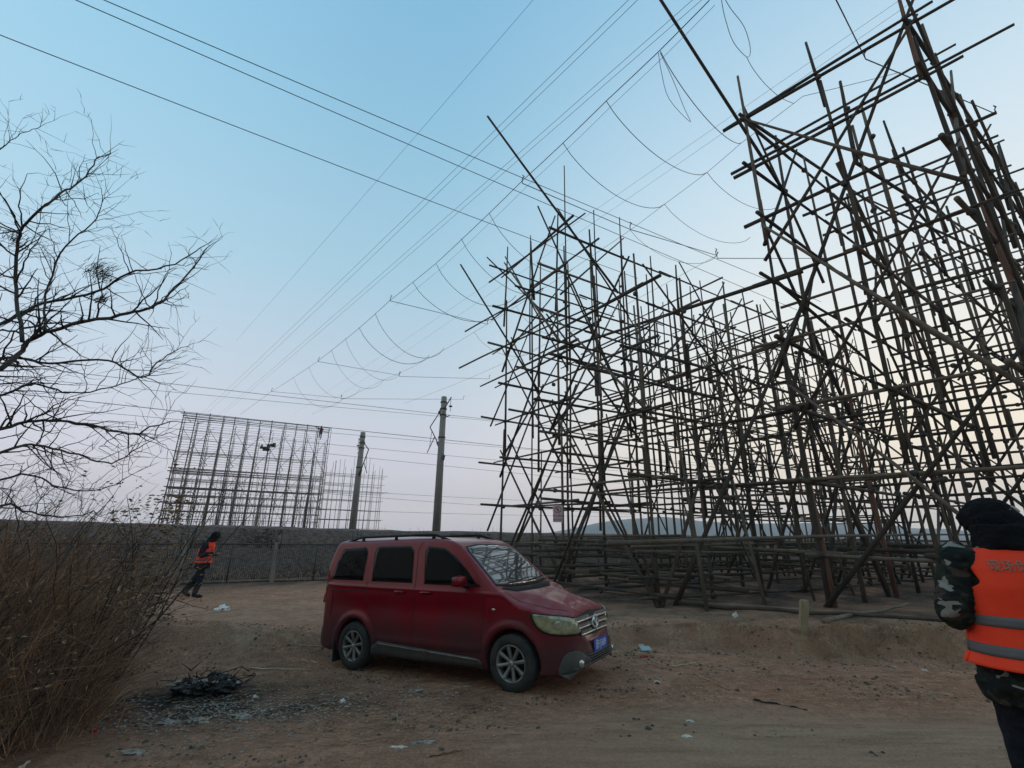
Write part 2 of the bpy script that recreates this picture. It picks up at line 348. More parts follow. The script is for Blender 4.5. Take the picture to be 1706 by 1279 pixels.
def ground():
    X = axis_(-8, 10, .05, 2000); Y = axis_(3.8, 11.0, .045, 1500)
    gx, gy = np.meshgrid(X, Y); z = H(gx, gy)
    nx, ny = len(X), len(Y)
    co = np.stack([gx, gy, z], -1).reshape(-1, 3)
    i = np.arange(nx * ny).reshape(ny, nx)
    f = np.stack([i[:-1, :-1], i[:-1, 1:], i[1:, 1:], i[1:, :-1]], -1).reshape(-1, 4)
    me = bpy.data.meshes.new('ground'); me.vertices.add(len(co)); me.vertices.foreach_set('co', co.ravel())
    me.loops.add(f.size); me.loops.foreach_set('vertex_index', f.ravel().astype(np.int32)); me.polygons.add(len(f))
    me.polygons.foreach_set('loop_start', np.arange(0, f.size, 4, dtype=np.int32)); me.update(); me.validate()
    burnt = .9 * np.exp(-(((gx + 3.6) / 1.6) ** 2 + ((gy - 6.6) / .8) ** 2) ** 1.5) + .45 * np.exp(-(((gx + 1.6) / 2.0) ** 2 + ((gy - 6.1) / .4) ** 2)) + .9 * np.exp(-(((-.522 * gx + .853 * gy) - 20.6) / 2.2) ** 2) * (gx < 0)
    burnt = burnt + .95 * sst(.9, 1.6, gx) * sst(crest(gx) + .5, crest(gx) + 1.6, gy)  # not burnt: dark soil under the scaffold, its shade painted into this channel
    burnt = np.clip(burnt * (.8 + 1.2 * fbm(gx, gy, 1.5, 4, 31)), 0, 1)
    bank = np.clip(np.exp(-((gy - crest(gx) + .1) / .45) ** 2) * .9 + .9 * sst(crest(gx), crest(gx) + .4, gy) * (1 - sst(crest(gx) + 3.0, crest(gx) + 6, gy)) * .6, 0, 1) * np.clip(.75 + 1.2 * fbm(gx, gy, 1.1, 4, 41), 0, 1)
    track = np.clip((1 - sst(5.2, 6.3, gy + .5 * fbm(gx, gy, .5, 3, 51))) * (.15 + .85 * sst(-1.5, 2.0, gx)), 0, 1)
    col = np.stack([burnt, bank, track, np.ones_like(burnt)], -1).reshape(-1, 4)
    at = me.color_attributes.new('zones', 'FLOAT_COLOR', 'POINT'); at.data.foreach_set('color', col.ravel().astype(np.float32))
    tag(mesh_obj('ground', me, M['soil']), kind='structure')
ground()
def embankment():
    ds = np.concatenate([np.arange(-60, 60, .5), np.arange(60, 420, 8)]); ds = np.concatenate([np.arange(-400, -60, 8), ds])
    prof = [(21.6, -.1), (22.3, .35), (23.3, .9), (24.3, 1.45), (25.3, 1.95), (25.9, 2.0), (26.4, 2.05), (29, 2.05), (34, 2.1), (40, 2.1), (46, 2.05), (52, -.3)]
    mb = MB(); m = len(prof)
    for d in ds:
        for j, (w_, z) in enumerate(prof):
            t = .26 * (1 - min(max((d + 16) / 26, 0), 1)) if z > 1 else 0
            q = (0 < j < m - 1)
            mb.v.append(dw(d, w_ + q * .35 * noise.noise((d * .3, w_, 0)), z + t + q * .10 * noise.noise((d * 1.1, w_ * 1.3, 3)) + q * .06 * noise.noise((d * .2, 0, 3))))
    for i in range(len(ds) - 1):
        for j in range(m - 1):
            a = i * m + j; mb.f.append((a, a + m, a + m + 1, a + 1))
    tag(mb.build('railway_embankment', M['ballast']), kind='structure')
    # rubble on the near slope
    M['rubble'] = mat('rubble', (.04, .023, .017), .95, (.12, .078, .058), .9, lo=.42, hi=.6); g = MB(); rr = random.Random(4)
    for _ in range(14000):
        w_ = rr.uniform(22, 25.4); d = rr.uniform(-22, 30); t = (w_ - 21.6) / 3.9; z = min(-.05 + t * 2.05, 2.08) + (.26 * (1 - min(max((d + 16) / 26, 0), 1)) if t > .6 else 0)
        s_ = rr.uniform(.02, .06); q = Matrix.Rotation(rr.uniform(0, 6), 3, 'Z') @ Matrix.Rotation(rr.uniform(0, 3), 3, 'X')
        g.box(dw(d, w_, z), (s_, s_ * .7, s_ * .6), q)
    tag(g.build('ballast_stones', M['rubble'], smooth=False), kind='stuff', label='loose pale rubble on the slope of the railway embankment', cat='rubble')
embankment()
def hills():
    mb = MB(); n = 160
    xs = [(-.1 + 2.6 * i / n) for i in range(n + 1)]
    for r_, (Y, k) in enumerate(((820, 0), (900, .6), (1000, 1), (1200, .7), (1500, 0))):
        for i, a in enumerate(xs):
            t = a
            h = 34 * (1 / (1 + math.exp(-(t - .13) * 22))) * (.85 + .25 * noise.noise((t * 3, 1, r_ * .2)) + .10 * noise.noise((t * 14, 4, r_)) + .04 * noise.noise((t * 50, 4, r_)))
            h += 10 * math.exp(-((t - .3) / .12) ** 2) - 9 * (1 / (1 + math.exp(-(t - .85) * 12)))
            mb.v.append(Vector((a * 1000 * (Y / 1000), Y, max(h, 0) * k - (2 if k == 0 else 0))))
    m = n + 1
    for r_ in range(4):
        for i in range(n): a = r_ * m + i; mb.f.append((a, a + 1, a + m + 1, a + m))
    tag(mb.build('hills', M['hill']), kind='structure')
hills()
def unseen_slope():   # unseen slope added behind the camera to darken the van's window reflections
    mb = MB(); nx, ny = 90, 14
    for j in range(ny + 1):
        for i in range(nx + 1):
            x = -110 + 220 * i / nx; t = j / ny; y = -8 - 20 * t; z = 13.5 * float(sst(0, 1, np.array([t]))[0]) * (1 + .35 * noise.noise((x * .06, t, 0))) + 1.3 * noise.noise((x * .3, y * .3, 0)) + .9 * noise.noise((x, y, 1)) - .5
            mb.v.append(Vector((x, y, z)))
    for j in range(ny):
        for i in range(nx): a = j * (nx + 1) + i; mb.f.append((a, a + 1, a + nx + 2, a + nx + 1))
    tag(mb.build('unseen_slope', M['ballast']), kind='structure')
unseen_slope()
def haze():
    m = bpy.data.materials.new('haze'); m.use_nodes = True; t = m.node_tree; t.nodes.clear(); v = t.nodes.new('ShaderNodeVolumePrincipled'); v.inputs['Density'].default_value = .00055; v.inputs['Color'].default_value = (.88, .93, 1, 1); v.inputs['Anisotropy'].default_value = .0
    o = t.nodes.new('ShaderNodeOutputMaterial'); t.links.new(v.outputs[0], o.inputs['Volume'])
    b = MB().box((0, 0, 0), (2200, 1560, 60)).build('haze', m, smooth=False); b.location = (0, 0, 60 - 4); tag(b, kind='stuff')
haze()
print('ground ok')
# ------------------------------------------------------------------ scaffolds
class Scaf:
    def __init__(s, name, label, base, rad=.048, n=6, seg=4, mats=None, group=None):
        s.root = empty(name, base, label=label, cat='scaffold', group=group); s.items = {}; s.rad = rad; s.n = n; s.seg = seg
        s.mats = mats or ['bamboo', 'bamboo', 'bamboo', 'bamboo_pale']
    def add(s, kind, p0, p1, k=1.0, m=None, bend=.004, taper=.62):
        s.items.setdefault(kind, []).append((Vector(p0), Vector(p1), k, m, bend, taper))
    def finish(s, cap=100):
        cp = Vector((0, 0, CAM_H))
        for kind, lst in s.items.items():
            lst.sort(key=lambda t: -((t[1] - t[0]).length / max(((t[0] + t[1]) / 2 - cp).length, 1) * t[2]))
            c = cap if len(lst) <= cap else cap - 1
            for p0, p1, k, m, b, tp in lst[:c]:
                r = s.rad * k; MB().pole(p0, p1, r, r * tp, s.n, b, s.seg).build(kind, M[m or random.choice(s.mats)], s.root, True)
            if lst[c:]:
                g = MB()
                for p0, p1, k, m, b, tp in lst[c:]: g.pole(p0, p1, s.rad * k, s.rad * k * tp, 5, b, 3)
                tag(g.build(kind, M[s.mats[0]], s.root, True), kind='stuff')
def U(a, b): return random.uniform(a, b)
def frame(S, o, d, w, nd, nw, bd, bw, levels, top, skip_d=lambda i, j: False, gz=.3, topj=(.4, 1.8), out=(.3, 1.2), plen=6.5, k=1.0, xb=True, lash=None, both=True, drop=.0, drop_in=.3, xstep=3):
    """rows of uprights on a grid from corner o; ledgers along d and w at the levels"""
    def node(i, j): return Vector(o) + d * (bd * i) + w * (bw * j)
    for j in range(nw + 1):
        for i in range(nd + 1):
            if skip_d(i, j): continue
            p = node(i, j) + Vector((U(-.06, .06), U(-.06, .06), 0)); z = Hs(p.x, p.y) - .1; off = Vector((0, 0, 0)); T = levels[-1] + U(*topj)
            first = True; x0 = p + Vector((U(-.1, .1), U(-.1, .1), 0))
            while z < T - .8:
                L_ = U(plen * .75, plen * 1.2) if not first else U(plen * .5, plen * 1.2)
                z1 = min(z + L_, T)
                if T - z1 < 1.2: z1 = T
                q = p + Vector((U(-.09, .09), U(-.09, .09), 0))
                S.add('upright_pole', Vector((x0.x, x0.y, z)), Vector((q.x, q.y, z1)), k * U(.85, 1.2), 'bamboo_red' if random.random() < .04 else None)
                if z1 >= T: break
                z = z1 - U(.9, 1.6); a = U(0, 6.28); x0 = p + Vector((math.cos(a) * .1, math.sin(a) * .1, 0)); first = False
    for li, z in enumerate(levels):
        for j in range(nw + 1):
            i = 0 if random.random() < .6 else -.0
            a = -U(*out) / bd
            while a < nd:
                ln = U(3.0, 4.6)
                b = min(a + ln, nd + .3)
                if b < nd and nd - b < .8: b = nd + .2
                if z > 2.4 and random.random() < (drop_in if 0 < j < nw else drop):
                    a = b - .4
                    if b >= nd: break
                    continue
                zz = z + U(-.09, .09); sd = w * U(-.1, .1)
                S.add('ledger_pole', node(a, j) + sd + Vector((0, 0, zz)), node(b, j) - sd * .5 + Vector((0, 0, z + U(-.09, .09))), k * U(.8, 1.15), None, .003)
                if b >= nd: break
                a = b - U(.25, .6)
        for i in range(nd + 1):
            if (not both and i % 2) or random.random() < (drop_in * .8 if i else 0): continue
            z0 = z + U(-.12, .12) + .08
            S.add('cross_pole', node(i, -U(*out) / bw) + Vector((0, 0, z0)), node(i, nw + U(*out) / bw) + Vector((0, 0, z0 + U(-.12, .12))), k * U(.75, 1.1))
        if lash is not None:
            for j in range(nw + 1):
                for i in range(nd + 1):
                    p = node(i, j); lash.append(p + Vector((0, 0, z)))
    if xb:
        H_ = levels[-1] - gz
        for j in (0, nw):
            i = 0
            while i < nd - 1:
                z = gz
                while z < levels[-1] - 2:
                    t = min(z + U(5.5, 7), levels[-1] + 1.0); e = w * (-.08 if j == 0 else .08)
                    S.add('brace_pole', node(i, j) + e + Vector((0, 0, z)), node(i + U(1.7, 2.1), j) + e + Vector((0, 0, t)), k * U(.8, 1.1))
                    S.add('brace_pole', node(i + 2, j) + e * 1.6 + Vector((0, 0, z)), node(i + U(-.1, .2), j) + e * 1.6 + Vector((0, 0, t)), k * U(.8, 1.1))
                    z = t - 1.0
                i += xstep + (random.random() < .4)
        for i in (0, nd // 2, nd):
            if i > nd: continue
            z = gz
            while z < levels[-1] - 2:
                t = min(z + U(5, 6.5), levels[-1] + 1.2); e = d * -.09
                S.add('brace_pole', node(i, -.05) + e + Vector((0, 0, z)), node(i, nw + .1) + e + Vector((0, 0, t)), k * U(.8, 1.1))
                S.add('brace_pole', node(i, nw + .05) + e * 1.6 + Vector((0, 0, z)), node(i, 0) + e * 1.6 + Vector((0, 0, t)), k * U(.8, 1.1))
                z = t - 1.2
def lashings(S, pts, r=.075, n=260):
    cp = Vector((0, 0, CAM_H)); pts = sorted(pts, key=lambda p: (p - cp).length)[:n]; g = MB()
    for p in pts:
        q = Vector((U(-1, 1), U(-1, 1), U(-1, 1))).normalized() * r
        g.tube([p - q, p - q * .3, p + q * .3, p + q], [r * .6, r, r * 1.05, r * .55], 6)
        if random.random() < .5:
            a = p + q * .5; b = a + Vector((U(-.12, .12), U(-.12, .12), -U(.05, .22))); g.tube([a, (a + b) / 2 + Vector((U(-.05, .05), 0, 0)), b], [.006, .005, .003], 3)
    tag(g.build('lashing', M['lash'], S.root, True), kind='stuff')

# --- A: the tall scaffold nearest the camera
oA = Vector((7.7, 12.4, 0)); wA = Vector((.66, -.75, 0)).normalized(); dA = Vector((.83, .56, 0)).normalized()
levA = [1.57, 3.36, 5.25, 7.2, 9.15, 11.3, 13.3, 15.2]
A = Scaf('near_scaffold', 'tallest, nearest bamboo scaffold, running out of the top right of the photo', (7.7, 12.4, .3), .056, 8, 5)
pts = []
frame(A, oA, dA, wA, 9, 2, 1.95, 2.15, levA, 16, gz=.3, topj=(.5, 2.0), out=(.3, .9), plen=7.5, lash=pts, k=1.08, drop=.05, drop_in=.45)
pl = lambda x, y: atP(x, y, oA, wA)          # on the left face
pd = lambda x, y: atP(x, y, oA, dA)          # on the long face
# the long raking pole that props the corner, then the one lashed on above it
b0 = atZ(1119, 1024, .15)
A.add('brace_pole', b0, pl(1330, 520), 1.15, 'bamboo', .004)
A.add('brace_pole', pl(1293, 628), pl(1528, -20), 1.15, 'bamboo', .004)
A.add('horn_pole', pd(1310, 325), pd(1085, -25), 1.0, 'bamboo', .001, .8)
A.add('ledger_pole', pl(1205, 218), pl(1625, -22), 1.1, 'bamboo', .002)
A.add('ledger_pole', pl(1218, 290), pl(1690, 40), .95, 'bamboo', .002)
# long bars from this corner back to the scaffold by the railway, 9 m up
A.add('ledger_pole', oA + Vector((.5, -.6, 9.15)), dw(10.7, 14.6, 9.0), 1.25, 'bamboo', .002)
A.add('ledger_pole', dw(10.9, 13.0, 9.1), dw(10.5, 20.2, 9.0), 1.0, 'bamboo', .002)
for z in (1.57, 3.36, 5.25, 7.2): A.add('ledger_pole', oA + Vector((.3, -.3, z)), dw(12.8, 13.8, z + .1), 1.0, None, .004)
# rakers in depth through the long face (the thick poles that fall to the right)
for (x0, y0, x1, y1) in ((1395, 270, 1640, 790), (1232, 190, 1706, 505), (1290, 465, 1706, 830), (1425, 270, 1706, 440)):
    A.add('brace_pole', atP(x0, y0, oA + wA * 2.1 * ((x0 > 1300) + (x0 > 1450)), dA), atP(x1, y1, oA + wA * 2.1 * ((x0 > 1300) + (x0 > 1450)), dA), U(.95, 1.15), 'bamboo', .004)
for t in range(9):
    i = 1 + t; p = oA + dA * 1.95 * i
    A.add('brace_pole', p - wA * U(2.2, 3) + Vector((0, 0, .2)), p + wA * U(0, .5) + Vector((0, 0, U(6, 8))), U(.8, 1), None)
A.add('upright_pole', Vector((7.78, 12.35, .15)), Vector((7.68, 12.5, 7.4)), 1.2, 'bamboo_red')
lashings(A, pts, .085, 200)
A.finish()
# --- low linking bays between the two tall frames
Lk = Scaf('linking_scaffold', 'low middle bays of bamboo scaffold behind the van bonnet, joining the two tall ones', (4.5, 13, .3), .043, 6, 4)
pts = []
frame(Lk, dw(9.4, 8.6), D, W, 9, 2, 2.1, 2.0, [.5, .95, 1.5, 1.75, 3.3, 5.1, 6.9, 8.6], 9, drop=.2, drop_in=.5, xstep=4, k=1.1, gz=.3, topj=(.3, 1.6), out=(.3, 1.0), plen=6, lash=pts, skip_d=lambda i, j: (i == 0 and j > 0))
for i in range(6): 
    p = dw(9.6 + i * 2.2, 7.4); Lk.add('brace_pole', p + Vector((0, 0, .2)), dw(9.0 + i * 2.2 + U(1, 2.5), 9.2, U(5.5, 7.5)), U(.8, 1.1), None)
Lk.add('ledger_pole', atZ(1013, 905, 1.8), atP(1700, 893, dw(9, 8.3), D), 1.1, 'bamboo_pale')
Lk.add('ledger_pole', atP(1020, 1000, dw(9, 10.4), D), atP(1560, 1012, dw(9, 10.4), D), 1.0, 'bamboo_pale')
lashings(Lk, pts, .07, 160)
Lk.finish()
# --- B: the tall scaffold beside the railway
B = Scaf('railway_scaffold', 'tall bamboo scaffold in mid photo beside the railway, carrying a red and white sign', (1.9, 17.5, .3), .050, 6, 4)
pts = []; oB = Vector((1.9, 17.5, 0))
frame(B, oB, D, W, 14, 2, 1.9, 2.1, [.6, 1.15, 1.6, 3.05, 4.85, 6.8, 8.6, 10.45, 12.5, 14.5], 15, gz=.3, topj=(.5, 1.9), out=(.3, 1.6), plen=6.5, lash=pts, k=1.08, drop=.04, drop_in=.45, xstep=3)
fr = lambda x, y: atP(x, y, oB, D); mi = lambda x, y: atP(x, y, oB + W * 2.1, D); bk = lambda x, y: atP(x, y, oB + W * 4.2, D)
B.add('horn_pole', fr(1030, 488), fr(812, 193), 1.15, 'bamboo', .002, .8); B.add('horn_pole', mi(1028, 640), mi(896, 343), 1.0, 'bamboo', .002, .8)
B.add('horn_pole', bk(900, 655), bk(767, 440), .95, 'bamboo', .002, .8); B.add('horn_pole', bk(905, 520), bk(811, 428), .8, 'bamboo', .002, .8)
for (a, b) in (((945, 700), (940, 276)), ((883, 600), (884, 392)), ((1001, 600), (989, 350)), ((1044, 600), (1032, 362))): B.add('upright_pole', fr(*a) if a[0] != 883 else mi(*a), fr(*b) if a[0] != 883 else mi(*b), .8, 'bamboo')
# props at the foot of the left end
bl = lambda x, y: atP(x, y, oB, W)
B.add('brace_pole', bl(812, 884), bl(905, 640), 1, 'bamboo'); B.add('brace_pole', bl(860, 905), bl(960, 640), 1, 'bamboo'); B.add('brace_pole', fr(955, 905), fr(1100, 560), 1, 'bamboo')
B.add('brace_pole', atZ(1094, 1006, .2), fr(1010, 690), 1.0, 'bamboo'); B.add('brace_pole', bl(817, 710), bl(880, 555), .9, 'bamboo')
B.add('ledger_pole', bl(765, 613), bl(1000, 505), .95, 'bamboo'); B.add('ledger_pole', bl(775, 552), bl(905, 480), .9, 'bamboo'); B.add('ledger_pole', bl(815, 470), bl(975, 355), 1.0, 'bamboo')
for i in range(5):
    p = oB + D * (1.5 + i * 3.3) - W * U(1.5, 2.6); B.add('brace_pole', p + Vector((0, 0, .2)), oB + D * (1.5 + i * 3.3 + U(-1.5, 1.5)) + Vector((0, 0, U(4.5, 6.5))), U(.8, 1), None)
lashings(B, pts, .065, 160)
B.finish()
def text_mesh(body, size, parent, name, material, mtx, ext=.002, align='CENTER'):
    cu = bpy.data.curves.new('t', 'FONT'); cu.body = body; cu.size = size; cu.align_x = align; cu.align_y = 'CENTER'; cu.extrude = ext; cu.resolution_u = 3
    o = bpy.data.objects.new('t', cu); C.objects.link(o); bpy.context.view_layer.update()
    me = bpy.data.meshes.new_from_object(o.evaluated_get(bpy.context.evaluated_depsgraph_get())); bpy.data.objects.remove(o)
    me.transform(mtx); me.materials.clear(); return mesh_obj(name, me, material, parent, smooth=False)
# warning sign lashed to the scaffold
def sign():
    c = fr(925, 850) - W * .15; r = empty('warning_sign', (c.x, c.y, c.z - .42), math.atan2(D.y, D.x) - R(22), label='small red and white warning sign hung low on the scaffold beside the railway', cat='sign')
    MB().box((0, 0, .42), (.225, .012, .4)).build('panel', M['signwhite'], r, smooth=False)
    X = Matrix.Rotation(R(90), 4, 'X')
    text_mesh('禁止攀登', .112, r, 'lettering', M['signred'], Matrix.Translation((0, -.016, .31)) @ X)
    text_mesh('高压危险', .112, r, 'lettering', M['signred'], Matrix.Translation((0, -.016, .13)) @ X)
    g = MB(); g.lathe([(.135, -.018), (.165, -.018), (.165, -.013), (.135, -.013)], 32, 'Y', (0, 0, .60)); g.box((0, -.0155, .60), (.14, .002, .014), Matrix.Rotation(R(45), 3, 'Y'))
    g.box((0, -.0145, .60), (.03, .002, .085)); g.box((-.03, -.0145, .62), (.05, .0015, .012), Matrix.Rotation(R(-35), 3, 'Y')); g.build('prohibition_mark', M['signred'], r, smooth=False)
    r.scale = (.78, .78, .72); MB().tube([(-.2, 0, .84), (0, .06, .93), (.2, 0, .84)], .006, 4).build('hanging_wire', M['iron'], r)
sign()
# --- far scaffold on the other side of the railway
farL = dw(-4.5, 65.5); nF = 13
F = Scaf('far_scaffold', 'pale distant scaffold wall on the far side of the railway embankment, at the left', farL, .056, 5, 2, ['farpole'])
zt = 15.6
tl = atZ(306, 688, zt); tr = atZ(549, 713, zt); fd = (tr - tl).normalized(); fl = (tr - tl).length; fw = Vector((-fd.y, fd.x, 0))
F.root.location = Vector((tl.x, tl.y, 0)); bpy.context.view_layer.update()
for j in range(3):
    for i in range(nF):
        p = Vector((tl.x, tl.y, 0)) + fd * (fl * i / (nF - 1)) + fw * (j * 1.5)
        F.add('upright_pole', p, p + Vector((U(-.1, .1), U(-.1, .1), zt + U(0, .35) - (0 if j == 0 else U(0, 4)))), 1.5 if j == 0 else 1.0)
        if j == 0:
            for s_ in (-1,): F.add('upright_pole', p + fd * .28 + fw * .2, p + fd * .28 + fw * .2 + Vector((0, 0, zt - U(0, 3))), .8)
    for i in range(nF * 2):
        p = Vector((tl.x, tl.y, 0)) + fd * (fl * U(0, 1)) + fw * (j * 1.5 + .3); F.add('brace_pole', p, p + fd * U(-.8, .8) + Vector((0, 0, U(6, 9.5))), .7)
    for z in [1.5, 2.4, 3.2, 4.1, 5.0, 5.9, 6.8, 7.7, 8.6, 9.0, 11.0, zt]:
        F.add('ledger_pole', Vector((tl.x, tl.y, z)) + fw * j * 1.5 - fd * .3, Vector((tl.x, tl.y, z)) + fd * (fl + .3) + fw * j * 1.5, 1.1 if z in (15.6, 8.6, 9.0, 6.8) else .8)
for i in range(nF):          # ladder-like ties of each upright pair
    for q in range(30):
        p = Vector((tl.x, tl.y, 1 + q * .49)) + fd * (fl * i / (nF - 1)); F.add('tie_pole', p, p + fd * .28 * (1 if q % 2 else -.2) + fw * (.3 if q % 2 else 1.5) + Vector((0, 0, .35)), .5)
z = 9.4
while z < zt:              # closely spaced thin bars over the upper half
    F.add('net_bar', Vector((tl.x, tl.y, z)) - fw * .06, Vector((tl.x, tl.y, z)) + fd * fl - fw * .06, .42); z += .30
z = .8
while z < 9: F.add('net_bar', Vector((tl.x, tl.y, z)) + fw * 1.6, Vector((tl.x, tl.y, z)) + fd * fl + fw * 1.6, .45); z += .55
for i in range(0, nF - 1, 2):
    for z in (.5, 5, 9.5):
        a = Vector((tl.x, tl.y, z)) + fd * (fl * i / (nF - 1)); b = Vector((tl.x, tl.y, z + 4.6)) + fd * (fl * min(i + 2.5, nF - 1) / (nF - 1)); F.add('brace_pole', a, b, .6); F.add('brace_pole', Vector((b.x, b.y, a.z)), Vector((a.x, a.y, b.z)), .6)
# lower wing to the right
for j in range(3):
    for i in range(1, 9):
        p = Vector((tr.x, tr.y, 0)) + fd * (i * .98) + fw * (j * 1.6 + .5) + Vector((U(-.2, .2), U(-.2, .2), 0)); F.add('upright_pole', p, p + Vector((U(-.2, .2), U(-.2, .2), 10.2 + U(-.2, 1.9))), .7)
    for z in (1.2, 2.4, 3.6, 4.9, 6.2, 7.3, 8.3, 9.6): F.add('ledger_pole', Vector((tr.x, tr.y, z)) + fw * (j * 1.6 + .5), Vector((tr.x, tr.y, z + U(-.1, .1))) + fd * (8.2 + U(0, .8)) + fw * (j * 1.6 + .5), .6)
F.finish()
# scrap of dark sheeting hung on the far scaffold
def sheet():
    c = atP(447, 745, tl, fd) - fw * .3; u = fd; r = empty('hanging_sheet', c, label='ragged black sheeting hung halfway up the far scaffold', cat='sheet')
    g = MB(); q = Matrix((u, fw, Vector((0, 0, 1)))).transposed()
    for dx, dz, hx, hz in ((-.55, -.15, .42, .16), (0, -.05, .2, .42), (.35, .25, .18, .2), (.62, .3, .2, .28), (-.75, .1, .1, .16), (-.2, -.38, .42, .14)): g.box(u * dx + Vector((0, 0, dz)), (hx, .03, hz), q)
    g.build('cloth', M['tarp'], r)
sheet()
# ------------------------------------------------------------------ concrete masts of the railway
def mast(px, ytop, w_, label, side):
    top = atP(px, ytop, dw(0, w_), D); x, y = top.x, top.y; zt_ = top.z
    r = empty('catenary_mast', (x, y, 1.2), math.atan2(D.y, D.x), label=label, cat='utility pole', group='concrete masts along the railway'); h = zt_ - 1.2
    MB().tube([(0, 0, 0), (0, 0, h * .5), (0, 0, h)], [.34, .285, .23], 8).build('post', M['concrete'], r)
    g = MB()
    for z in (h - .45, h - 1.0, h - 1.5, h - 3.3): g.tube([(0, 0, z - .05), (0, 0, z + .05)], .27 + (h - z) * .008, 10)
    g.build('clamp_band', M['iron'], r)
    sy = side; b = MB()
    a = Vector((-.25 * 0, sy * .25, h - .9)); e = Vector((0, sy * 2.6, h - 2.0)); k = Vector((0, sy * .28, h - 4.0))
    b.tube([a, e], .045, 6); b.tube([e, k], .045, 6); m_ = e.lerp(k, .5); b.tube([m_, m_ + Vector((0, sy * 1.4, -1.1))], .035, 5); b.tube([e.lerp(k, .2), m_ + Vector((0, sy * 1.0, -.8))], .02, 4)
    b.build('cantilever', M['iron'], r)
    for (p, q) in ((a, e), (k, e)):
        i = MB(); dr = (q - p).normalized()
        i.tube([p + dr * (.06 * t) for t in range(12)], [.07 if t % 2 else .13 for t in range(12)], 8)
        i.build('insulator', M['porcelain'], r)
    c = MB(); c.tube([(0, -sy * .2, h - 1.0), (0, -sy * 1.4, h - .35)], .045, 5); c.tube([(0, -sy * 1.35, h - .4), (0, -sy * 1.35, h - 1.5)], .02, 4); c.tube([(0, -sy * .2, h - 1.75), (0, -sy * 1.3, h - 1.8)], .04, 5); c.build('bracket', M['iron'], r)
    j = MB(); j.tube([(0, -sy * 1.35, h - 1.15 + t * .05) for t in range(4)], [.05, .15, .15, .05], 8); j.build('insulator', M['porcelain'], r)
    if side < 0 or True: MB().box((0, -sy * .5, h - 4.9), (.06, .18, .2), Matrix.Rotation(R(25), 3, 'X')).build('marker_plate', M['iron'], r, smooth=False)
    return Vector((x, y, 0)), zt_
mast(740, 661, 34, 'nearer concrete railway mast, rising behind the van roof left of the bamboo scaffold', 1)
mast(605, 720, 45, 'farther concrete railway mast in front of the low wing of the far scaffold', -1)
# ------------------------------------------------------------------ wires and ropes
def wire(p0, p1, sag, r, name, label, cat, group, m='wire', n=24, ext=(0, 0)):
    p0 = Vector(p0); p1 = Vector(p1); d = p1 - p0; p0, p1 = p0 - d * ext[0], p1 + d * ext[1]; d = p1 - p0
    ps = [p0 + d * (i / n) - Vector((0, 0, sag * 4 * (i / n) * (1 - i / n))) for i in range(n + 1)]
    o = MB().tube(ps, r, 4).build(name, M[m]); tag(o, label, cat, group); return o
RW = lambda x, y, w_=36: atP(x, y, dw(0, w_), D)
rail = [((309, 640), (726, 686), 'uppermost railway wire, carried on the bracket of the nearer concrete mast', .016), ((266, 649), (726, 690), 'second railway wire from the top, just under the uppermost one', .012),
        ((270, 680), (726, 728), 'railway wire passing along the top edge of the far scaffold', .02), ((300, 697), (726, 733), 'thin railway wire just below the one along the far scaffold top', .012),
        ((546, 737), (780, 759), 'railway wire passing just behind the top of the farther mast', .012), ((546, 753), (780, 777), 'railway wire level with the insulator of the farther mast', .012),
        ((626, 818), (780, 826), 'upper of the three low wires right of the farther mast', .010), ((626, 826), (780, 837), 'middle of the three low wires right of the farther mast', .010), ((626, 849), (780, 853), 'lowest railway wire, just above the embankment', .010)]
for i, (a, b, lb, r_) in enumerate(rail): wire(RW(*a), RW(*b), .15, r_, 'railway_wire', lb, 'wire', 'wires along the railway', ext=(.6 if a[0] < 500 else 1.2, 2.5))
# service lines crossing the top left of the view
SV = lambda x, y: atZ(x, y, 9.0)
for a, b, lb in (((0, 47), (880, 392), 'lowest of the three dark cables crossing the sky from the upper left'), ((153, 0), (1190, 455), 'middle of the three dark cables crossing the sky from the upper left'), ((200, 0), (1190, 426), 'topmost of the three dark cables crossing the sky from the upper left')):
    wire(SV(*a), SV(*b), .12, .009, 'overhead_cable', lb, 'cable', 'three dark cables crossing overhead', ext=(.9, .4))
# long conductors high above
HV = [((1035, 0), (385, 640), 'left wire of the upper pair of long high wires over the far scaffold'), ((1050, 0), (394, 640), 'right wire of the upper pair of long high wires over the far scaffold'),
      ((1140, 0), (415, 645), 'left wire of the second pair of long high wires over the far scaffold'), ((1155, 0), (428, 640), 'right wire of the second pair of long high wires over the far scaffold'),
      ((880, 0), (425, 530), 'single faint wire highest in the sky, left of the other long wires'), ((1480, 0), (560, 640), 'left wire of the faint pair seen behind the scaffold horns'), ((1505, 0), (590, 640), 'right wire of the faint pair seen behind the scaffold horns')]
for i, (a, b, lb) in enumerate(HV):
    zz = 20 if i != 4 else 24; wire(atZ(*a, zz), atZ(*b, zz), .4, .010 if i < 4 else .008, 'conductor', lb, 'wire', 'long conductors strung over the railway', ext=(.5, .35 if i != 4 else .2))
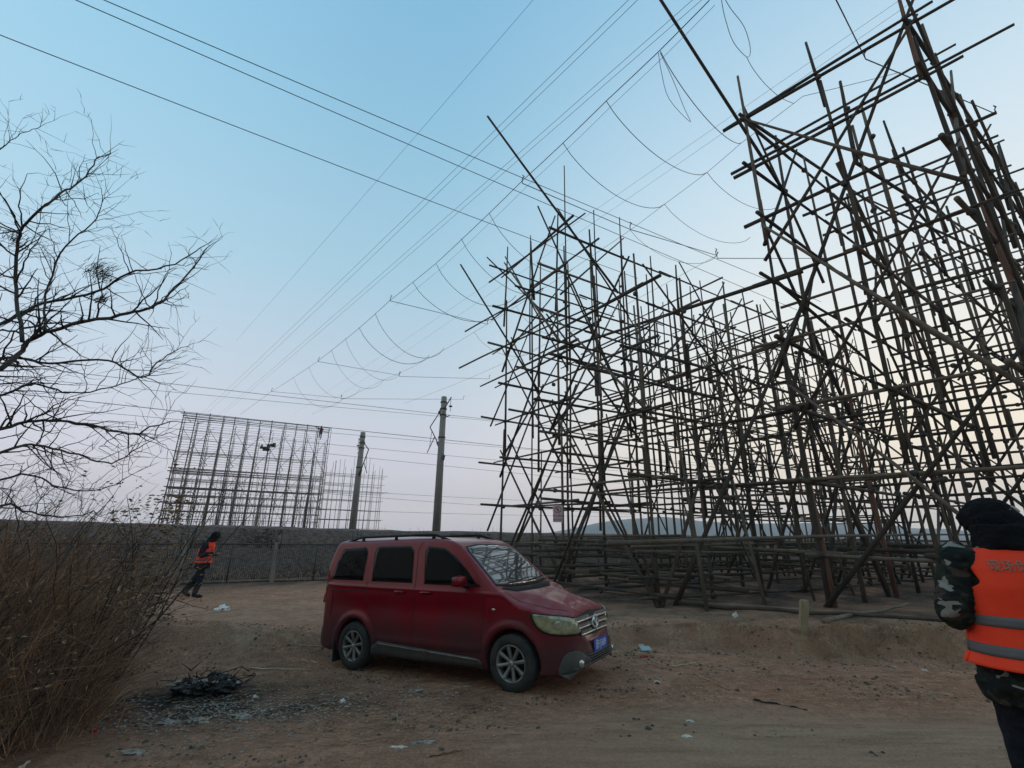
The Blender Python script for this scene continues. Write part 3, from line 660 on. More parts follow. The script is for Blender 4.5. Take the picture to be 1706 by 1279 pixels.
# carrier ropes of the safety net, from the near frames to the far scaffold
zr = 15.4
def rope_poly(px, zs, r, label, name='carrier_rope'):
    ps = [atZ(x, y, z_) for (x, y), z_ in zip(px, zs)]
    out = []
    for a, b in zip(ps, ps[1:]):
        L_ = (b - a).length
        for k in range(6): t = k / 6; out.append(a.lerp(b, t) - Vector((0, 0, .012 * L_ * 4 * t * (1 - t) * .3)))
    out.append(ps[-1]); o = MB().tube(out, r, 4).build(name, M['rope']); tag(o, label, 'rope', 'carrier ropes of the overhead net'); return o
c1 = [(1182, 0), (1100, 83), (1010, 168), (938, 238), (868, 303), (815, 355), (727, 438), (650, 500), (600, 545), (530, 601), (490, 628), (452, 652), (400, 690)]
c2 = [(1500, 120), (1338, 160), (1235, 238), (1178, 287), (1107, 340), (1050, 383), (955, 447), (860, 510), (790, 553), (745, 580), (665, 622), (640, 632), (572, 665), (520, 690)]
c3 = [(1700, 200), (1442, 355), (1325, 340), (1195, 425), (1000, 530), (850, 600), (745, 660), (673, 672)]
rope_poly(c1, [zr] * 13, .016, 'left carrier rope of the net, with looping ropes hanging from it'); rope_poly([(x + 9, y + 8) for x, y in c1[:8]], [zr] * 8, .007, 'thin second line close beside the left carrier rope')
rope_poly(c2, [zr] * 14, .011, 'middle carrier rope of the net, running back from the near scaffold corner')
rope_poly([(1195, 425), (1000, 530), (850, 600), (745, 645), (673, 672)], [zr] * 5, .010, 'right carrier rope of the net, mostly behind the middle scaffold')
# slack ropes hanging between the carriers
od = ['nearest', 'second', 'third', 'fourth', 'fifth', 'sixth', 'seventh', 'eighth', 'ninth']
for i, (a, b, s_) in enumerate((((1100, 85), (1235, 238), .75), ((1010, 168), (1178, 287), .9), ((938, 238), (1107, 340), 1.0), ((815, 355), (955, 447), 1.2), ((768, 397), (905, 483), 1.2), ((727, 440), (860, 492), 1.4), ((688, 470), (833, 522), 1.3), ((625, 522), (740, 580), 1.7), ((598, 545), (715, 592), 1.5))):
    p = atZ(*a, zr); q = atZ(*b, zr); n = 16; ps = [p.lerp(q, k / n) - Vector((0, 0, s_ * (4 * (k / n) * (1 - k / n)) ** .8)) for k in range(n + 1)]
    o = MB().tube(ps, .012 + i * .001, 4).build('slack_rope', M['rope']); tag(o, od[i] + ' slack rope between the left and middle carrier ropes, counted from the near end', 'rope', 'slack ropes of the net')
for i, (a, b, s_) in enumerate((((1178, 287), (1300, 340), .8), ((1107, 340), (1250, 395), .9), ((1050, 383), (1195, 425), 1.0), ((860, 510), (960, 545), 1.2), ((790, 553), (900, 575), 1.3))):
    p = atZ(*a, zr); q = atZ(*b, zr); n = 14; ps = [p.lerp(q, k / n) - Vector((0, 0, s_ * (4 * (k / n) * (1 - k / n)) ** .8)) for k in range(n + 1)]
    o = MB().tube(ps, .011, 4).build('slack_rope', M['rope']); tag(o, od[i] + ' slack rope between the middle and right carrier ropes, counted from the near end', 'rope', 'slack ropes of the net')
for i, (a, b, s_) in enumerate((((575, 563), (668, 620), 1.7), ((552, 582), (640, 632), 1.8), ((515, 612), (600, 648), 1.7), ((490, 630), (572, 662), 1.8))):
    p = atZ(*a, zr); q = atZ(*b, zr); n = 14; ps = [p.lerp(q, k / n) - Vector((0, 0, s_ * (4 * (k / n) * (1 - k / n)) ** .8)) for k in range(n + 1)]
    o = MB().tube(ps, .012, 4).build('slack_rope', M['rope']); tag(o, od[3 - i] + ' small slack rope near the far scaffold, counted from the far end', 'rope', 'slack ropes of the net')
def loop(pix, z_, lb):
    ps = [atZ(x, y, z_) for x, y in pix]; sm = []
    for i in range(len(ps) - 1):
        p0, p1, p2, p3 = ps[max(i - 1, 0)], ps[i], ps[i + 1], ps[min(i + 2, len(ps) - 1)]
        for k in range(4):
            t = k / 4; sm.append(.5 * ((2 * p1) + (p2 - p0) * t + (2 * p0 - 5 * p1 + 4 * p2 - p3) * t * t + (3 * p1 - p0 - 3 * p2 + p3) * t ** 3))
    o = MB().tube(sm + [ps[-1]], .008, 4).build('rope_loop', M['rope']); tag(o, lb, 'rope', 'loose loops of rope at the near end of the net')
loop([(1202, 0), (1208, 30), (1222, 70), (1245, 95), (1250, 80), (1240, 45), (1218, 15), (1206, -5)], 14.6, 'teardrop loop of loose rope at the top of the photo'); loop([(1244, 95), (1255, 115), (1275, 140), (1300, 162), (1322, 172)], 14.6, 'loose rope end trailing from the teardrop loop')
loop([(1097, 88), (1102, 120), (1115, 165), (1150, 203), (1140, 180), (1120, 130), (1100, 88)], 14.8, 'narrow double loop hanging from the left carrier rope')
# rigid spreader bars of the net, each with a hook at its ends
sp = [((870, 305), (1050, 382), 'spreader bar nearest the camera, crossing above the middle scaffold'), ((1050, 382), (1193, 425), 'spreader bar on the right continuing the nearest one'), ((1195, 430), (1370, 430), 'level spreader bar at the left edge of the near scaffold'), ((650, 501), (812, 540), 'second spreader bar, ending at the left end of the middle scaffold'),
      ((530, 602), (665, 625), 'third spreader bar, its left half'), ((665, 627), (815, 631), 'third spreader bar, its right half'), ((452, 652), (568, 663), 'farthest spreader bar, its left half'), ((568, 664), (772, 665), 'farthest spreader bar, its right half'), ((1388, -10), (1442, 98), 'spreader bar slanting out of the top edge'), ((1442, 98), (1660, 190), 'spreader bar crossing the top of the near scaffold')]
for i, (a, b, lb) in enumerate(sp):
    z_ = zr + .05 if i not in (8, 9) else 16.5; p = atZ(*a, z_); q = atZ(*b, z_); g = MB(); g.pole(p, q, .018 + .001 * (p.y > 20), .016, 5, .002)
    for e in (p, q): g.tube([e, e + Vector((0, 0, .22)), e + Vector((.08, .0, .34)), e + Vector((.0, .0, .4))], [.018, .022, .03, .018], 4)
    tag(g.build('spreader_bar', M['rope']), lb, 'spreader bar', 'spreader bars of the overhead net')
# ------------------------------------------------------------------ fence along the railway
def fence():
    r = empty('railway_fence', dw(-8, 20.4, .25), label='long dark mesh fence with concrete posts along the foot of the embankment', cat='fence')
    sp_ = 2.85; n0 = -7; n1 = 13; dd0 = -6.2
    for i in range(n0, n1):
        d = dd0 + i * sp_; p = dw(d, 20.4); z = Hs(p.x, p.y) - .1; tilt = U(-.05, .12)
        MB().tube([p + Vector((0, 0, z)), p + D * tilt + Vector((0, 0, z + 1.5))], [.095, .08], 4).build('concrete_post', M['concrete'], r, True, smooth=False)
        g = MB()
        for s_ in (-.14, 0, .14): g.tube([p + D * (tilt + s_) + Vector((0, 0, z + 1.25)), p + D * (tilt + s_ * 1.3) + Vector((0, 0, z + 1.95))], .022, 4)
        g.build('spike_bracket', M['iron'], r, True)
        g = MB(); a = p; b = dw(d + sp_, 20.4)
        za = z; up = Vector((0, 0, 1))
        for h in (1.42, .15): g.tube([a + up * (za + h), b + up * (za + h)], .03, 5)
        g.tube([(a + b) / 2 + up * (za + .1), (a + b) / 2 + up * (za + 1.42)], .03, 5)
        k = 0
        while k < sp_: g.tube([a + D * k + up * (za + .15), a + D * k + up * (za + 1.42)], .009, 3, False); k += .065
        for h in np.arange(.25, 1.4, .12): g.tube([a + up * (za + h), b + up * (za + h)], .005, 3, False)
        g.build('mesh_panel', M['iron'], r, True)
fence()
print('scaffold ok')
# ------------------------------------------------------------------ the van
def prism(poly, axis, lo, hi, name='t'):
    n = len(poly); v = []; f = []
    for t in (lo, hi):
        for a, b in poly:
            v.append({'Y': (a, t, b), 'X': (t, a, b), 'Z': (a, b, t)}[axis])
    f.append(tuple(range(n))); f.append(tuple(range(2 * n - 1, n - 1, -1)))
    for i in range(n): j = (i + 1) % n; f.append((i, i + n, j + n, j))
    me = bpy.data.meshes.new(name); me.from_pydata(v, [], f); fixn(me); o = bpy.data.objects.new(name, me); C.objects.link(o); return o
def spline(pts, n=6, closed=False):
    out = []; m = len(pts)
    for i in range(m if closed else m - 1):
        if closed: p = [pts[(i + k) % m] for k in (-1, 0, 1, 2)]
        else: p = [pts[max(i - 1, 0)], pts[i], pts[i + 1], pts[min(i + 2, m - 1)]]
        for k in range(n):
            t = k / n; out.append(tuple(.5 * ((2 * p[1][c]) + (p[2][c] - p[0][c]) * t + (2 * p[0][c] - 5 * p[1][c] + 4 * p[2][c] - p[3][c]) * t * t + (3 * p[1][c] - p[0][c] - 3 * p[2][c] + p[3][c]) * t ** 3) for c in range(len(p[0]))))
    if not closed: out.append(tuple(pts[-1]))
    return out
def evald(o):
    bpy.context.view_layer.update(); me = bpy.data.meshes.new_from_object(o.evaluated_get(bpy.context.evaluated_depsgraph_get())); bpy.data.objects.remove(o); return me
def clip_poly_mesh(poly, step):
    """flat polygon (a,b) cut by a grid, as a mesh in the XY plane"""
    bm = bmesh.new(); vs = [bm.verts.new((a, b, 0)) for a, b in poly]; bm.faces.new(vs)
    a0, a1 = min(p[0] for p in poly), max(p[0] for p in poly); b0, b1 = min(p[1] for p in poly), max(p[1] for p in poly)
    for lo, hi, no in ((a0, a1, (1, 0, 0)), (b0, b1, (0, 1, 0))):
        x = lo + step
        while x < hi - step * .3:
            g = list(bm.verts) + list(bm.edges) + list(bm.faces); bmesh.ops.bisect_plane(bm, geom=g, plane_co=(x * no[0], x * no[1], 0), plane_no=no, dist=1e-5); x += step
    return bm
def project(poly, axis, sgn, bvh, off, thick, name, material, parent, step=.05, far=4.0, smooth=True, sh=None):
    """drape a polygon over the body along an axis and give it thickness"""
    bm = clip_poly_mesh(poly, step); last = None
    for v in bm.verts:
        a, b = v.co.x, v.co.y
        if sh: a, b = sh(a, b)
        if axis == 'Y': o = Vector((a, far * sgn, b)); dr = Vector((0, -sgn, 0))
        elif axis == 'X': o = Vector((far * sgn, a, b)); dr = Vector((-sgn, 0, 0))
        else: o = Vector((a, b, far)); dr = Vector((0, 0, -1))
        h, nrm, _, _ = bvh.ray_cast(o, dr)
        if h is None: h = last if last is not None else o + dr * 3.3
        else: last = h
        v.co = h - dr * off
    bmesh.ops.recalc_face_normals(bm, faces=bm.faces)
    avg = sum((f.normal for f in bm.faces), Vector()); want = {'Y': Vector((0, sgn, 0)), 'X': Vector((sgn, 0, 0)), 'Z': Vector((0, 0, 1))}[axis]
    if avg.dot(want) < 0: bmesh.ops.reverse_faces(bm, faces=bm.faces)
    if thick:
        r = bmesh.ops.extrude_face_region(bm, geom=list(bm.faces)); vs = [e for e in r['geom'] if isinstance(e, bmesh.types.BMVert)]
        # extruded copy becomes the outer skin, the old faces stay as the back
        bmesh.ops.translate(bm, vec=want * thick, verts=vs); bmesh.ops.recalc_face_normals(bm, faces=bm.faces)
    me = bpy.data.meshes.new(name); bm.to_mesh(me); bm.free()
    return mesh_obj(name, me, material, parent, smooth=smooth)
def van():
    r = empty('minivan', (.474, 7.15, .115), R(-31), label='dusty dark red minivan with roof rails parked on the bare earth', cat='minivan'); r.rotation_euler = (0, R(-2.4), R(-31))
    side = spline([(.58, .20), (.73, .25), (.80, .36), (.795, .50), (.765, .60), (.745, .70), (.715, .80), (.64, .875), (.42, .955), (.14, 1.035), (-.12, 1.095), (-.26, 1.16), (-.48, 1.345), (-.70, 1.53), (-.90, 1.68), (-1.10, 1.755), (-1.5, 1.80), (-2.2, 1.835), (-2.9, 1.84), (-3.25, 1.825), (-3.37, 1.795), (-3.43, 1.72), (-3.50, 1.40), (-3.57, 1.08), (-3.60, .85), (-3.63, .55), (-3.62, .35), (-3.54, .25), (-3.3, .22)], 4) 
    plan = [(.81, .0), (.798, .22), (.765, .42), (.70, .59), (.58, .705), (.40, .775), (.1, .82), (-.4, .842), (-1.5, .848), (-2.6, .842), (-3.1, .825), (-3.36, .79), (-3.54, .73), (-3.62, .60), (-3.64, .3), (-3.645, 0)]
    plan = spline(plan, 3); plan = plan + [(x, -y) for x, y in plan[-2:0:-1]]
    fr_ = spline([(.0, .20), (.70, .20), (.79, .23), (.83, .40), (.848, .62), (.845, .82), (.838, 1.0), (.815, 1.13), (.785, 1.26), (.742, 1.45), (.70, 1.62), (.665, 1.735), (.60, 1.79), (.45, 1.82), (.25, 1.838), (0, 1.845)], 3)
    fr_ = fr_ + [(-y, z) for y, z in fr_[-2:0:-1]]
    a = prism(side, 'Y', -1, 1); b = prism(plan, 'Z', 0, 2); c = prism(fr_, 'X', -4, 1.2)
    for q in (b, c):
        m_ = a.modifiers.new('b', 'BOOLEAN'); m_.operation = 'INTERSECT'; m_.object = q; m_.solver = 'EXACT'
    arches = []
    for cx in (0, -2.72):
        for sy in (-1, 1):
            poly = [(cx + .365 * math.cos(t), .315 + .375 * math.sin(t)) for t in np.linspace(-.35, math.pi + .35, 24)]; poly += [(cx - .36, -.1), (cx + .36, -.1)]
            q = prism(poly, 'Y', sy * .55, sy * 1.2); arches.append(q); m_ = a.modifiers.new('b', 'BOOLEAN'); m_.operation = 'DIFFERENCE'; m_.object = q; m_.solver = 'EXACT'
    rm = a.modifiers.new('r', 'REMESH'); rm.mode = 'VOXEL'; rm.voxel_size = .02
    sm = a.modifiers.new('s', 'SMOOTH'); sm.iterations = 7; sm.factor = .5
    me = evald(a)
    for o in [b, c] + arches: bpy.data.objects.remove(o)
    n = len(me.vertices); co = np.empty(n * 3); me.vertices.foreach_get('co', co); co = co.reshape(-1, 3); x, y, z = co[:, 0].copy(), co[:, 1].copy(), co[:, 2].copy(); ay = np.abs(y)
    hood = sst(-.15, .1, x) * sst(.76, .9, z); co[:, 2] -= hood * (.085 * (ay / .8) ** 2.2) ; co[:, 2] += hood * .022 * np.exp(-((ay - .38) / .12) ** 2)
    # bonnet and screen crown, wing flares, shoulder crease, scooped sides
    s_ = np.sign(y); out = np.zeros(n)
    for cx in (0, -2.72): rr_ = np.hypot(x - cx, z - .315); out += .022 * np.exp(-((rr_ - .41) / .05) ** 2) * (z > .2)
    out += .014 * np.exp(-((z - (1.10 - .02 * (x + 1.5))) / .022) ** 2) * (x < .35) * (x > -3.45)
    out -= .022 * np.exp(-((z - .86) / .14) ** 2) * (x < -.35) * (x > -3.3)
    out += .012 * np.exp(-((z - .44) / .05) ** 2) * (x < -.45) * (x > -2.3)
    co[:, 1] += s_ * out * sst(.5, .75, ay)
    fb = sst(.45, .7, x) * np.exp(-((z - .36) / .12) ** 2); co[:, 0] += .03 * fb
    me.vertices.foreach_set('co', co.ravel()); me.update()
    bvh = BVHTree.FromPolygons([tuple(v) for v in co], [tuple(p.vertices) for p in me.polygons])
    body = mesh_obj('body', me, M['paint'], r)
    for sgn in (-1, 1):
        P = lambda poly, off, th, nm, mt, par=r, **k: project(poly, 'Y', sgn, bvh, off, th, nm, mt, par, **k)
        # windows: dark rubber seal, glass just proud of it
        wins = [spline([(-3.36, 1.215), (-3.31, 1.50), (-3.25, 1.67), (-2.74, 1.69), (-2.67, 1.62), (-2.64, 1.205)], 1), [(-2.46, 1.20), (-2.52, 1.62), (-2.47, 1.695), (-1.80, 1.69), (-1.71, 1.62), (-1.64, 1.185)], [(-1.42, 1.175), (-1.50, 1.61), (-1.45, 1.68), (-1.14, 1.645), (-.92, 1.53), (-.70, 1.355), (-.50, 1.165)]]
        def shrink(p, k):
            cx = sum(a_[0] for a_ in p) / len(p); cz = sum(a_[1] for a_ in p) / len(p); return [(cx + (a_ - cx) * (1 - k / max(abs(a_ - cx), .05)) if abs(a_ - cx) > .1 else a_, cz + (b_ - cz) * (1 - k / max(abs(b_ - cz), .05)) if abs(b_ - cz) > .05 else b_) for a_, b_ in p]
        for wv in wins:
            s0 = P(wv, -.012, .015, 'window', M['blackplastic']); P(shrink(wv, .022), -.006, .013, 'pane', M['glass'], s0)
        # door seams
        def seam(p, w_=.004):
            q = [Vector((a_, b_)) for a_, b_ in p]; lft = []; rgt = []
            for i in range(len(q)):
                t = (q[min(i + 1, len(q) - 1)] - q[max(i - 1, 0)]).normalized(); nn = Vector((-t.y, t.x)) * w_; lft.append(tuple(q[i] + nn)); rgt.append(tuple(q[i] - nn))
            return lft + rgt[::-1]
        for p in ([(-.44, .42), (-.40, .80), (-.46, 1.12)], [(-1.56, .36), (-1.58, .8), (-1.58, 1.17), (-1.63, 1.62), (-1.58, 1.75)], [(-2.55, 1.20), (-2.45, .8), (-2.32, .62), (-2.22, .42)], [(-2.22, .40), (-1.56, .36), (-.44, .41)]):
            P(seam(p), -.002, .0045, 'door_seam', M['blackplastic'], step=.04)
        P(seam([(-3.4, 1.06), (-2.5, 1.07)], .006), -.001, .004, 'slide_rail', M['blackplastic'])
        for hx in (-1.36, -1.84):
            sg = sgn; h, _, _, _ = bvh.ray_cast(Vector((hx, 3 * sg, 1.065)), Vector((0, -sg, 0)))
            g = MB(); g.tube([h + Vector((-.085 * 0, sg * -.005, 0)) + Vector((-.09, 0, 0)), h + Vector((-.07, sg * .035, .004)), h + Vector((.07, sg * .035, .004)), h + Vector((.09, -sg * .005, 0))], [.014, .017, .017, .014], 8)
            g.build('door_handle', M['paint'], r)
        # lower cladding
        P([(-2.33, .225), (-2.33, .33), (-2.2, .415), (-1.95, .40), (-.55, .335), (-.42, .30), (-.42, .225)], -.01, .03, 'sill_cladding', M['cladding'])
        P(seam([(-2.2, .385), (-.45, .315)], .008), .015, .012, 'trim', M['alloy'])
        # badge and side repeater
        h, _, _, _ = bvh.ray_cast(Vector((-.24, 3 * sgn, .90)), Vector((0, -sgn, 0))); MB().ell(h, (.028, .012, .014)).build('side_repeater', M['chrome'], r)
        # mirror
        h, _, _, _ = bvh.ray_cast(Vector((-.68, 3 * sgn, 1.165)), Vector((0, -sgn, 0)))
        bm = bmesh.new(); bmesh.ops.create_cube(bm, size=1)
        for v in bm.verts: v.co = Vector((v.co.x * (.13 if v.co.y * sgn < 0 else .10), v.co.y * .24, v.co.z * (.17 if v.co.y * sgn < 0 else .13)))
        for v in bm.verts:
            if v.co.x > 0: v.co.z *= .75; v.co.y *= .9
        bmesh.ops.subdivide_edges(bm, edges=bm.edges, cuts=3, use_grid_fill=True)
        for _ in range(3): bmesh.ops.smooth_vert(bm, verts=bm.verts, factor=.5, use_axis_x=True, use_axis_y=True, use_axis_z=True)
        bmesh.ops.translate(bm, verts=bm.verts, vec=h + Vector((-.01, sgn * .155, .065))); mm = bpy.data.meshes.new('wing_mirror'); bm.to_mesh(mm); bm.free()
        mo = mesh_obj('wing_mirror', mm, M['paint'], r)
        MB().box(h + Vector((-.065, sgn * .155, .065)), (.004, .085, .055)).build('mirror_glass', M['windscreen'], mo, smooth=False)
        MB().tube([h + Vector((.02, -sgn * .02, -.0)), h + Vector((.01, sgn * .04, .01)), h + Vector((.0, sgn * .10, .02))], [.05, .035, .03], 8).build('mirror_arm', M['blackplastic'], mo)
        P([(-.74, 1.17), (-.62, 1.26), (-.44, 1.16)], -.008, .014, 'mirror_sail', M['blackplastic'], step=.03)
        # headlight wraps the corner: drape from the front quarter
        def quarter(poly, off, th, nm, mt, par=r, step=.03, yaw=50):
            q = Matrix.Rotation(R(yaw) * sgn, 3, 'Z'); fx = q @ Vector((1, 0, 0)); lt = q @ Vector((0, 1, 0))
            bm = clip_poly_mesh(poly, step); last = None
            for v in bm.verts:
                o = fx * 3 + lt * (v.co.x * sgn) + Vector((0, 0, v.co.y)); hh, _, _, _ = bvh.ray_cast(o, -fx)
                if hh is None: hh = last if last is not None else Vector((.7, .7 * sgn, v.co.y))
                last = hh; v.co = hh + fx * off
            bmesh.ops.recalc_face_normals(bm, faces=bm.faces)
            if sum((f.normal for f in bm.faces), Vector()).dot(fx) < 0: bmesh.ops.reverse_faces(bm, faces=bm.faces)
            rr = bmesh.ops.extrude_face_region(bm, geom=list(bm.faces)); vs = [e for e in rr['geom'] if isinstance(e, bmesh.types.BMVert)]; bmesh.ops.translate(bm, vec=fx * th, verts=vs)
            bmesh.ops.recalc_face_normals(bm, faces=bm.faces); mm = bpy.data.meshes.new(nm); bm.to_mesh(mm); bm.free(); return mesh_obj(nm, mm, mt, par)
        hl = quarter(spline([(.40, .875), (.30, .872), (.06, .85), (-.16, .81), (-.20, .75), (-.24, .635), (-.08, .62), (.12, .63), (.27, .66), (.36, .74)][::-1], 2, True), -.01, .016, 'headlight', M['blackplastic'], yaw=44)
        quarter(spline([(.37, .86), (.28, .856), (.06, .835), (-.14, .795), (-.18, .742), (-.218, .652), (-.07, .638), (.11, .646), (.25, .675), (.335, .75)][::-1], 2, True), -.004, .017, 'lens', M['lens'], hl, yaw=44)
        for (u_, z_, rad) in ((-.09, .715, .060), (.09, .742, .058)):
            q = Matrix.Rotation(R(44) * sgn, 3, 'Z'); fx = q @ Vector((1, 0, 0)); lt = q @ Vector((0, 1, 0)); hh, _, _, _ = bvh.ray_cast(fx * 3 + lt * (u_ * sgn) + Vector((0, 0, z_)), -fx)
            MB().ell(hh + fx * .012, (.008, rad, rad * .9), q, 16, 8).build('bulb_reflector', M['lens_dark'], hl)
        # bumper corner cladding with fog lamp
        fl = quarter(spline([(-.26, .19), (-.27, .33), (-.16, .40), (-.06, .455), (.08, .455), (.17, .38), (.20, .19)], 2, True), -.012, .03, 'bumper_cladding', M['cladding'], yaw=38)
        q = Matrix.Rotation(R(30) * sgn, 3, 'Z'); fx = q @ Vector((1, 0, 0)); lt = q @ Vector((0, 1, 0)); hh, _, _, _ = bvh.ray_cast(fx * 3 + lt * (.06 * sgn) + Vector((0, 0, .325)), -fx)
        if hh is not None: MB().ell(hh + fx * .02, (.02, .038, .042), q, 16, 8).build('fog_lamp', M['chrome'], r)
        # tail light
        project([(-.70, .86), (-.60, .86), (-.58, 1.12), (-.66, 1.14)] if sgn < 0 else [(.60, .86), (.70, .86), (.66, 1.14), (.58, 1.12)], 'X', -1, bvh, -.01, .03, 'tail_light', M['redlens'], r, far=5)
        P([(-3.62, .86), (-3.49, .88), (-3.46, 1.14), (-3.56, 1.18)], -.012, .018, 'tail_light', M['redlens'])
        # roof rail: legs and bar
        g = MB(); ps = []
        for xx in np.linspace(-3.28, -1.12, 24):
            hh, _, _, _ = bvh.ray_cast(Vector((xx, sgn * .585, 3)), Vector((0, 0, -1))); t = (xx + 3.28) / 2.16; e = min(t, 1 - t); ps.append(Vector((xx, sgn * .585, hh.z - .012 + .062 * float(sst(0, .16, np.array([e]))[0]))))
        g.tube(ps, [.016] + [.019] * 22 + [.016], 8)
        for xx in (-2.92, -2.2, -1.45):
            hh, _, _, _ = bvh.ray_cast(Vector((xx, sgn * .585, 3)), Vector((0, 0, -1))); g.tube([hh - Vector((0, 0, .02)), hh + Vector((0, 0, .05))], [.03, .02], 8)
        g.build('roof_rail', M['blackplastic'], r)
        # wheels
        for cx in (0, -2.72):
            yy = sgn * .745; tw = .098
            hub = MB().lathe([(.05, -sgn * .09), (.15, -sgn * .09), (.15, -sgn * .03), (.05, -sgn * .03)], 24, 'Y', (cx, yy, .315)).build('wheel', M['iron'], r)
            pr = [(.205, -tw + .006), (.235, -tw - .004), (.285, -tw + .002), (.305, -tw + .016), (.315, -tw + .04), (.3165, -.03), (.3165, .03), (.315, tw - .04), (.305, tw - .016), (.285, tw - .002), (.235, tw + .004), (.205, tw - .006)]
            ty = MB().lathe(pr, 56, 'Y', (cx, yy, .315)); fixn_ = ty.build('tyre', M['rubber'], hub); fixn(fixn_.data)
            tr_ = MB()
            for k in range(56):
                a_ = 2 * math.pi * k / 56; q = Matrix.Rotation(-a_, 3, 'Y'); tr_.box(Vector((cx, yy, .315)) + q @ Vector((.3165, .035 * (1 if k % 2 else -1), 0)), (.005, .035, .010), q)
            tr_.build('tread', M['rubber'], fixn_ if False else hub, smooth=False)
            g = MB(); o_ = sgn
            g.lathe([(.207, o_ * .09), (.203, o_ * .098), (.190, o_ * .094), (.180, o_ * .075), (.178, -o_ * .05), (.2, -o_ * .08)], 48, 'Y', (cx, yy, .315))
            for k in range(8):
                a_ = 2 * math.pi * k / 8 + .2
                dr = Vector((math.cos(a_), 0, math.sin(a_))); tn = Vector((-math.sin(a_), 0, math.cos(a_))); c0 = Vector((cx, yy, .315))
                i0 = len(g.v)
                for rad_, hw, yo, th in ((.03, .020, .052, .02), (.10, .017, .064, .018), (.19, .023, .083, .014)):
                    for sx_, sy_ in ((-1, 1), (1, 1), (1, -1), (-1, -1)): g.v.append(c0 + dr * rad_ + tn * (hw * sx_ * (1 if sy_ > 0 else 1.25)) + Vector((0, o_ * (yo + (th if sy_ > 0 else -th)), 0)))
                for s2 in range(2):
                    for e in range(4): e2 = (e + 1) % 4; b_ = i0 + s2 * 4; g.f.append((b_ + e, b_ + e2, b_ + 4 + e2, b_ + 4 + e))
            g.lathe([(.0, o_ * .078), (.03, o_ * .078), (.045, o_ * .070), (.048, o_ * .03), (.0, o_ * .03)], 20, 'Y', (cx, yy, .315))
            ro = g.build('rim', M['alloy'], hub); fixn(ro.data)
            MB().ell((cx, yy + o_ * .08, .315), (.024, .004, .024)).build('hub_cap', M['chrome'], hub)
            MB().lathe([(.0, -o_ * .02), (.175, -o_ * .02), (.175, o_ * 0), (.0, o_ * 0)], 24, 'Y', (cx, yy, .315)).build('brake_disc', M['blackplastic'], hub)
    # windscreen
    ws = [(-.73, 1.165), (-.70, 1.26), (-.665, 1.47), (-.635, 1.60), (-.58, 1.665), (-.25, 1.695), (.25, 1.695), (.58, 1.665), (.635, 1.60), (.665, 1.47), (.70, 1.26), (.73, 1.165), (.4, 1.135), (0, 1.125), (-.4, 1.135)]
    s0 = project(ws, 'X', 1, bvh, -.012, .016, 'windscreen', M['blackplastic'], r)
    project([(y * .955, 1.40 + (z - 1.40) * .93) for y, z in ws], 'X', 1, bvh, -.008, .018, 'glass', M['windscreen'], s0)
    g = MB()
    for yo, l_ in ((-.45, .62), (.12, .50)):
        ps = []
        for k in range(7):
            y_ = yo + l_ * k / 6; hh, _, _, _ = bvh.ray_cast(Vector((3, y_, 1.165 + .03 * k / 6)), Vector((-1, 0, 0))); ps.append(hh + Vector((.02, 0, .02)))
        g.tube(ps, .008, 5)
    g.build('wiper', M['blackplastic'], s0)
    project([(-.70, 1.125), (-.6, 1.145), (0, 1.12), (.6, 1.145), (.70, 1.125), (.5, 1.085), (0, 1.08), (-.5, 1.085)], 'X', 1, bvh, -.004, .006, 'cowl', M['blackplastic'], r)
    # rear window and number plate recess at the back
    project([(-.60, 1.2), (-.54, 1.6), (.54, 1.6), (.60, 1.2)], 'X', -1, bvh, -.01, .016, 'rear_window', M['glass'], r, far=5)
    project([(-.72, .25), (-.72, .50), (.72, .50), (.72, .25)], 'X', -1, bvh, -.012, .035, 'rear_bumper', M['cladding'], r, far=5)
    for sg in (-1, 1): MB().box((-3.11, sg * .76, .22), (.012, .09, .14)).build('mud_flap', M['blackplastic'], r, smooth=False)
    # bonnet seam
    for sg in (-1, 1):
        ps = [(.62, .46), (.42, .60), (.12, .69), (-.15, .725)]; l_ = [(a_, b_ + .004) for a_, b_ in ps] + [(a_, b_ - .004) for a_, b_ in ps[::-1]]
        project([(a_, b_ * sg) for a_, b_ in l_], 'Z', 1, bvh, -.002, .004, 'bonnet_seam', M['blackplastic'], r, step=.06)
    # grille: dark recess, three chrome bars with teeth, emblem
    gp = [(-.54, .805), (0, .845), (.54, .805), (.51, .72), (.445, .60), (0, .572), (-.445, .60), (-.51, .72)]
    gr = project(gp, 'X', 1, bvh, -.012, .016, 'grille', M['blackplastic'], r, step=.04, smooth=False)
    for zc, hw in ((.762, .515), (.69, .485), (.617, .435)):
        project([(-hw, zc - .010), (-hw, zc + .006), (0, zc + .010), (hw, zc + .006), (hw, zc - .010), (0, zc - .006)], 'X', 1, bvh, -.005, .03, 'grille_bar', M['chrome'], gr, step=.05)
    g = MB()
    for zc, hw in ((.780, .50), (.708, .47), (.635, .42)):
        k = -hw
        while k < hw:
            if abs(k) > .11:
                hh, _, _, _ = bvh.ray_cast(Vector((3, k, zc + .006)), Vector((-1, 0, 0)))
                g.box(hh + Vector((.012, 0, 0)), (.013, .010, .017))
            k += .041
    g.build('grille_teeth', M['chrome'], gr, smooth=False)
    hh, _, _, _ = bvh.ray_cast(Vector((3, 0, .705)), Vector((-1, 0, 0))); c = hh + Vector((.035, 0, 0)); g = MB(); fwd = Vector((1, 0, 0))
    out_ = [(0, .088), (.115, 0), (0, -.088), (-.115, 0)]
    for i in range(4):
        a_ = Vector((0, *out_[i])); b_ = Vector((0, *out_[(i + 1) % 4])); g.tube([c + a_, c + b_], .013, 6)
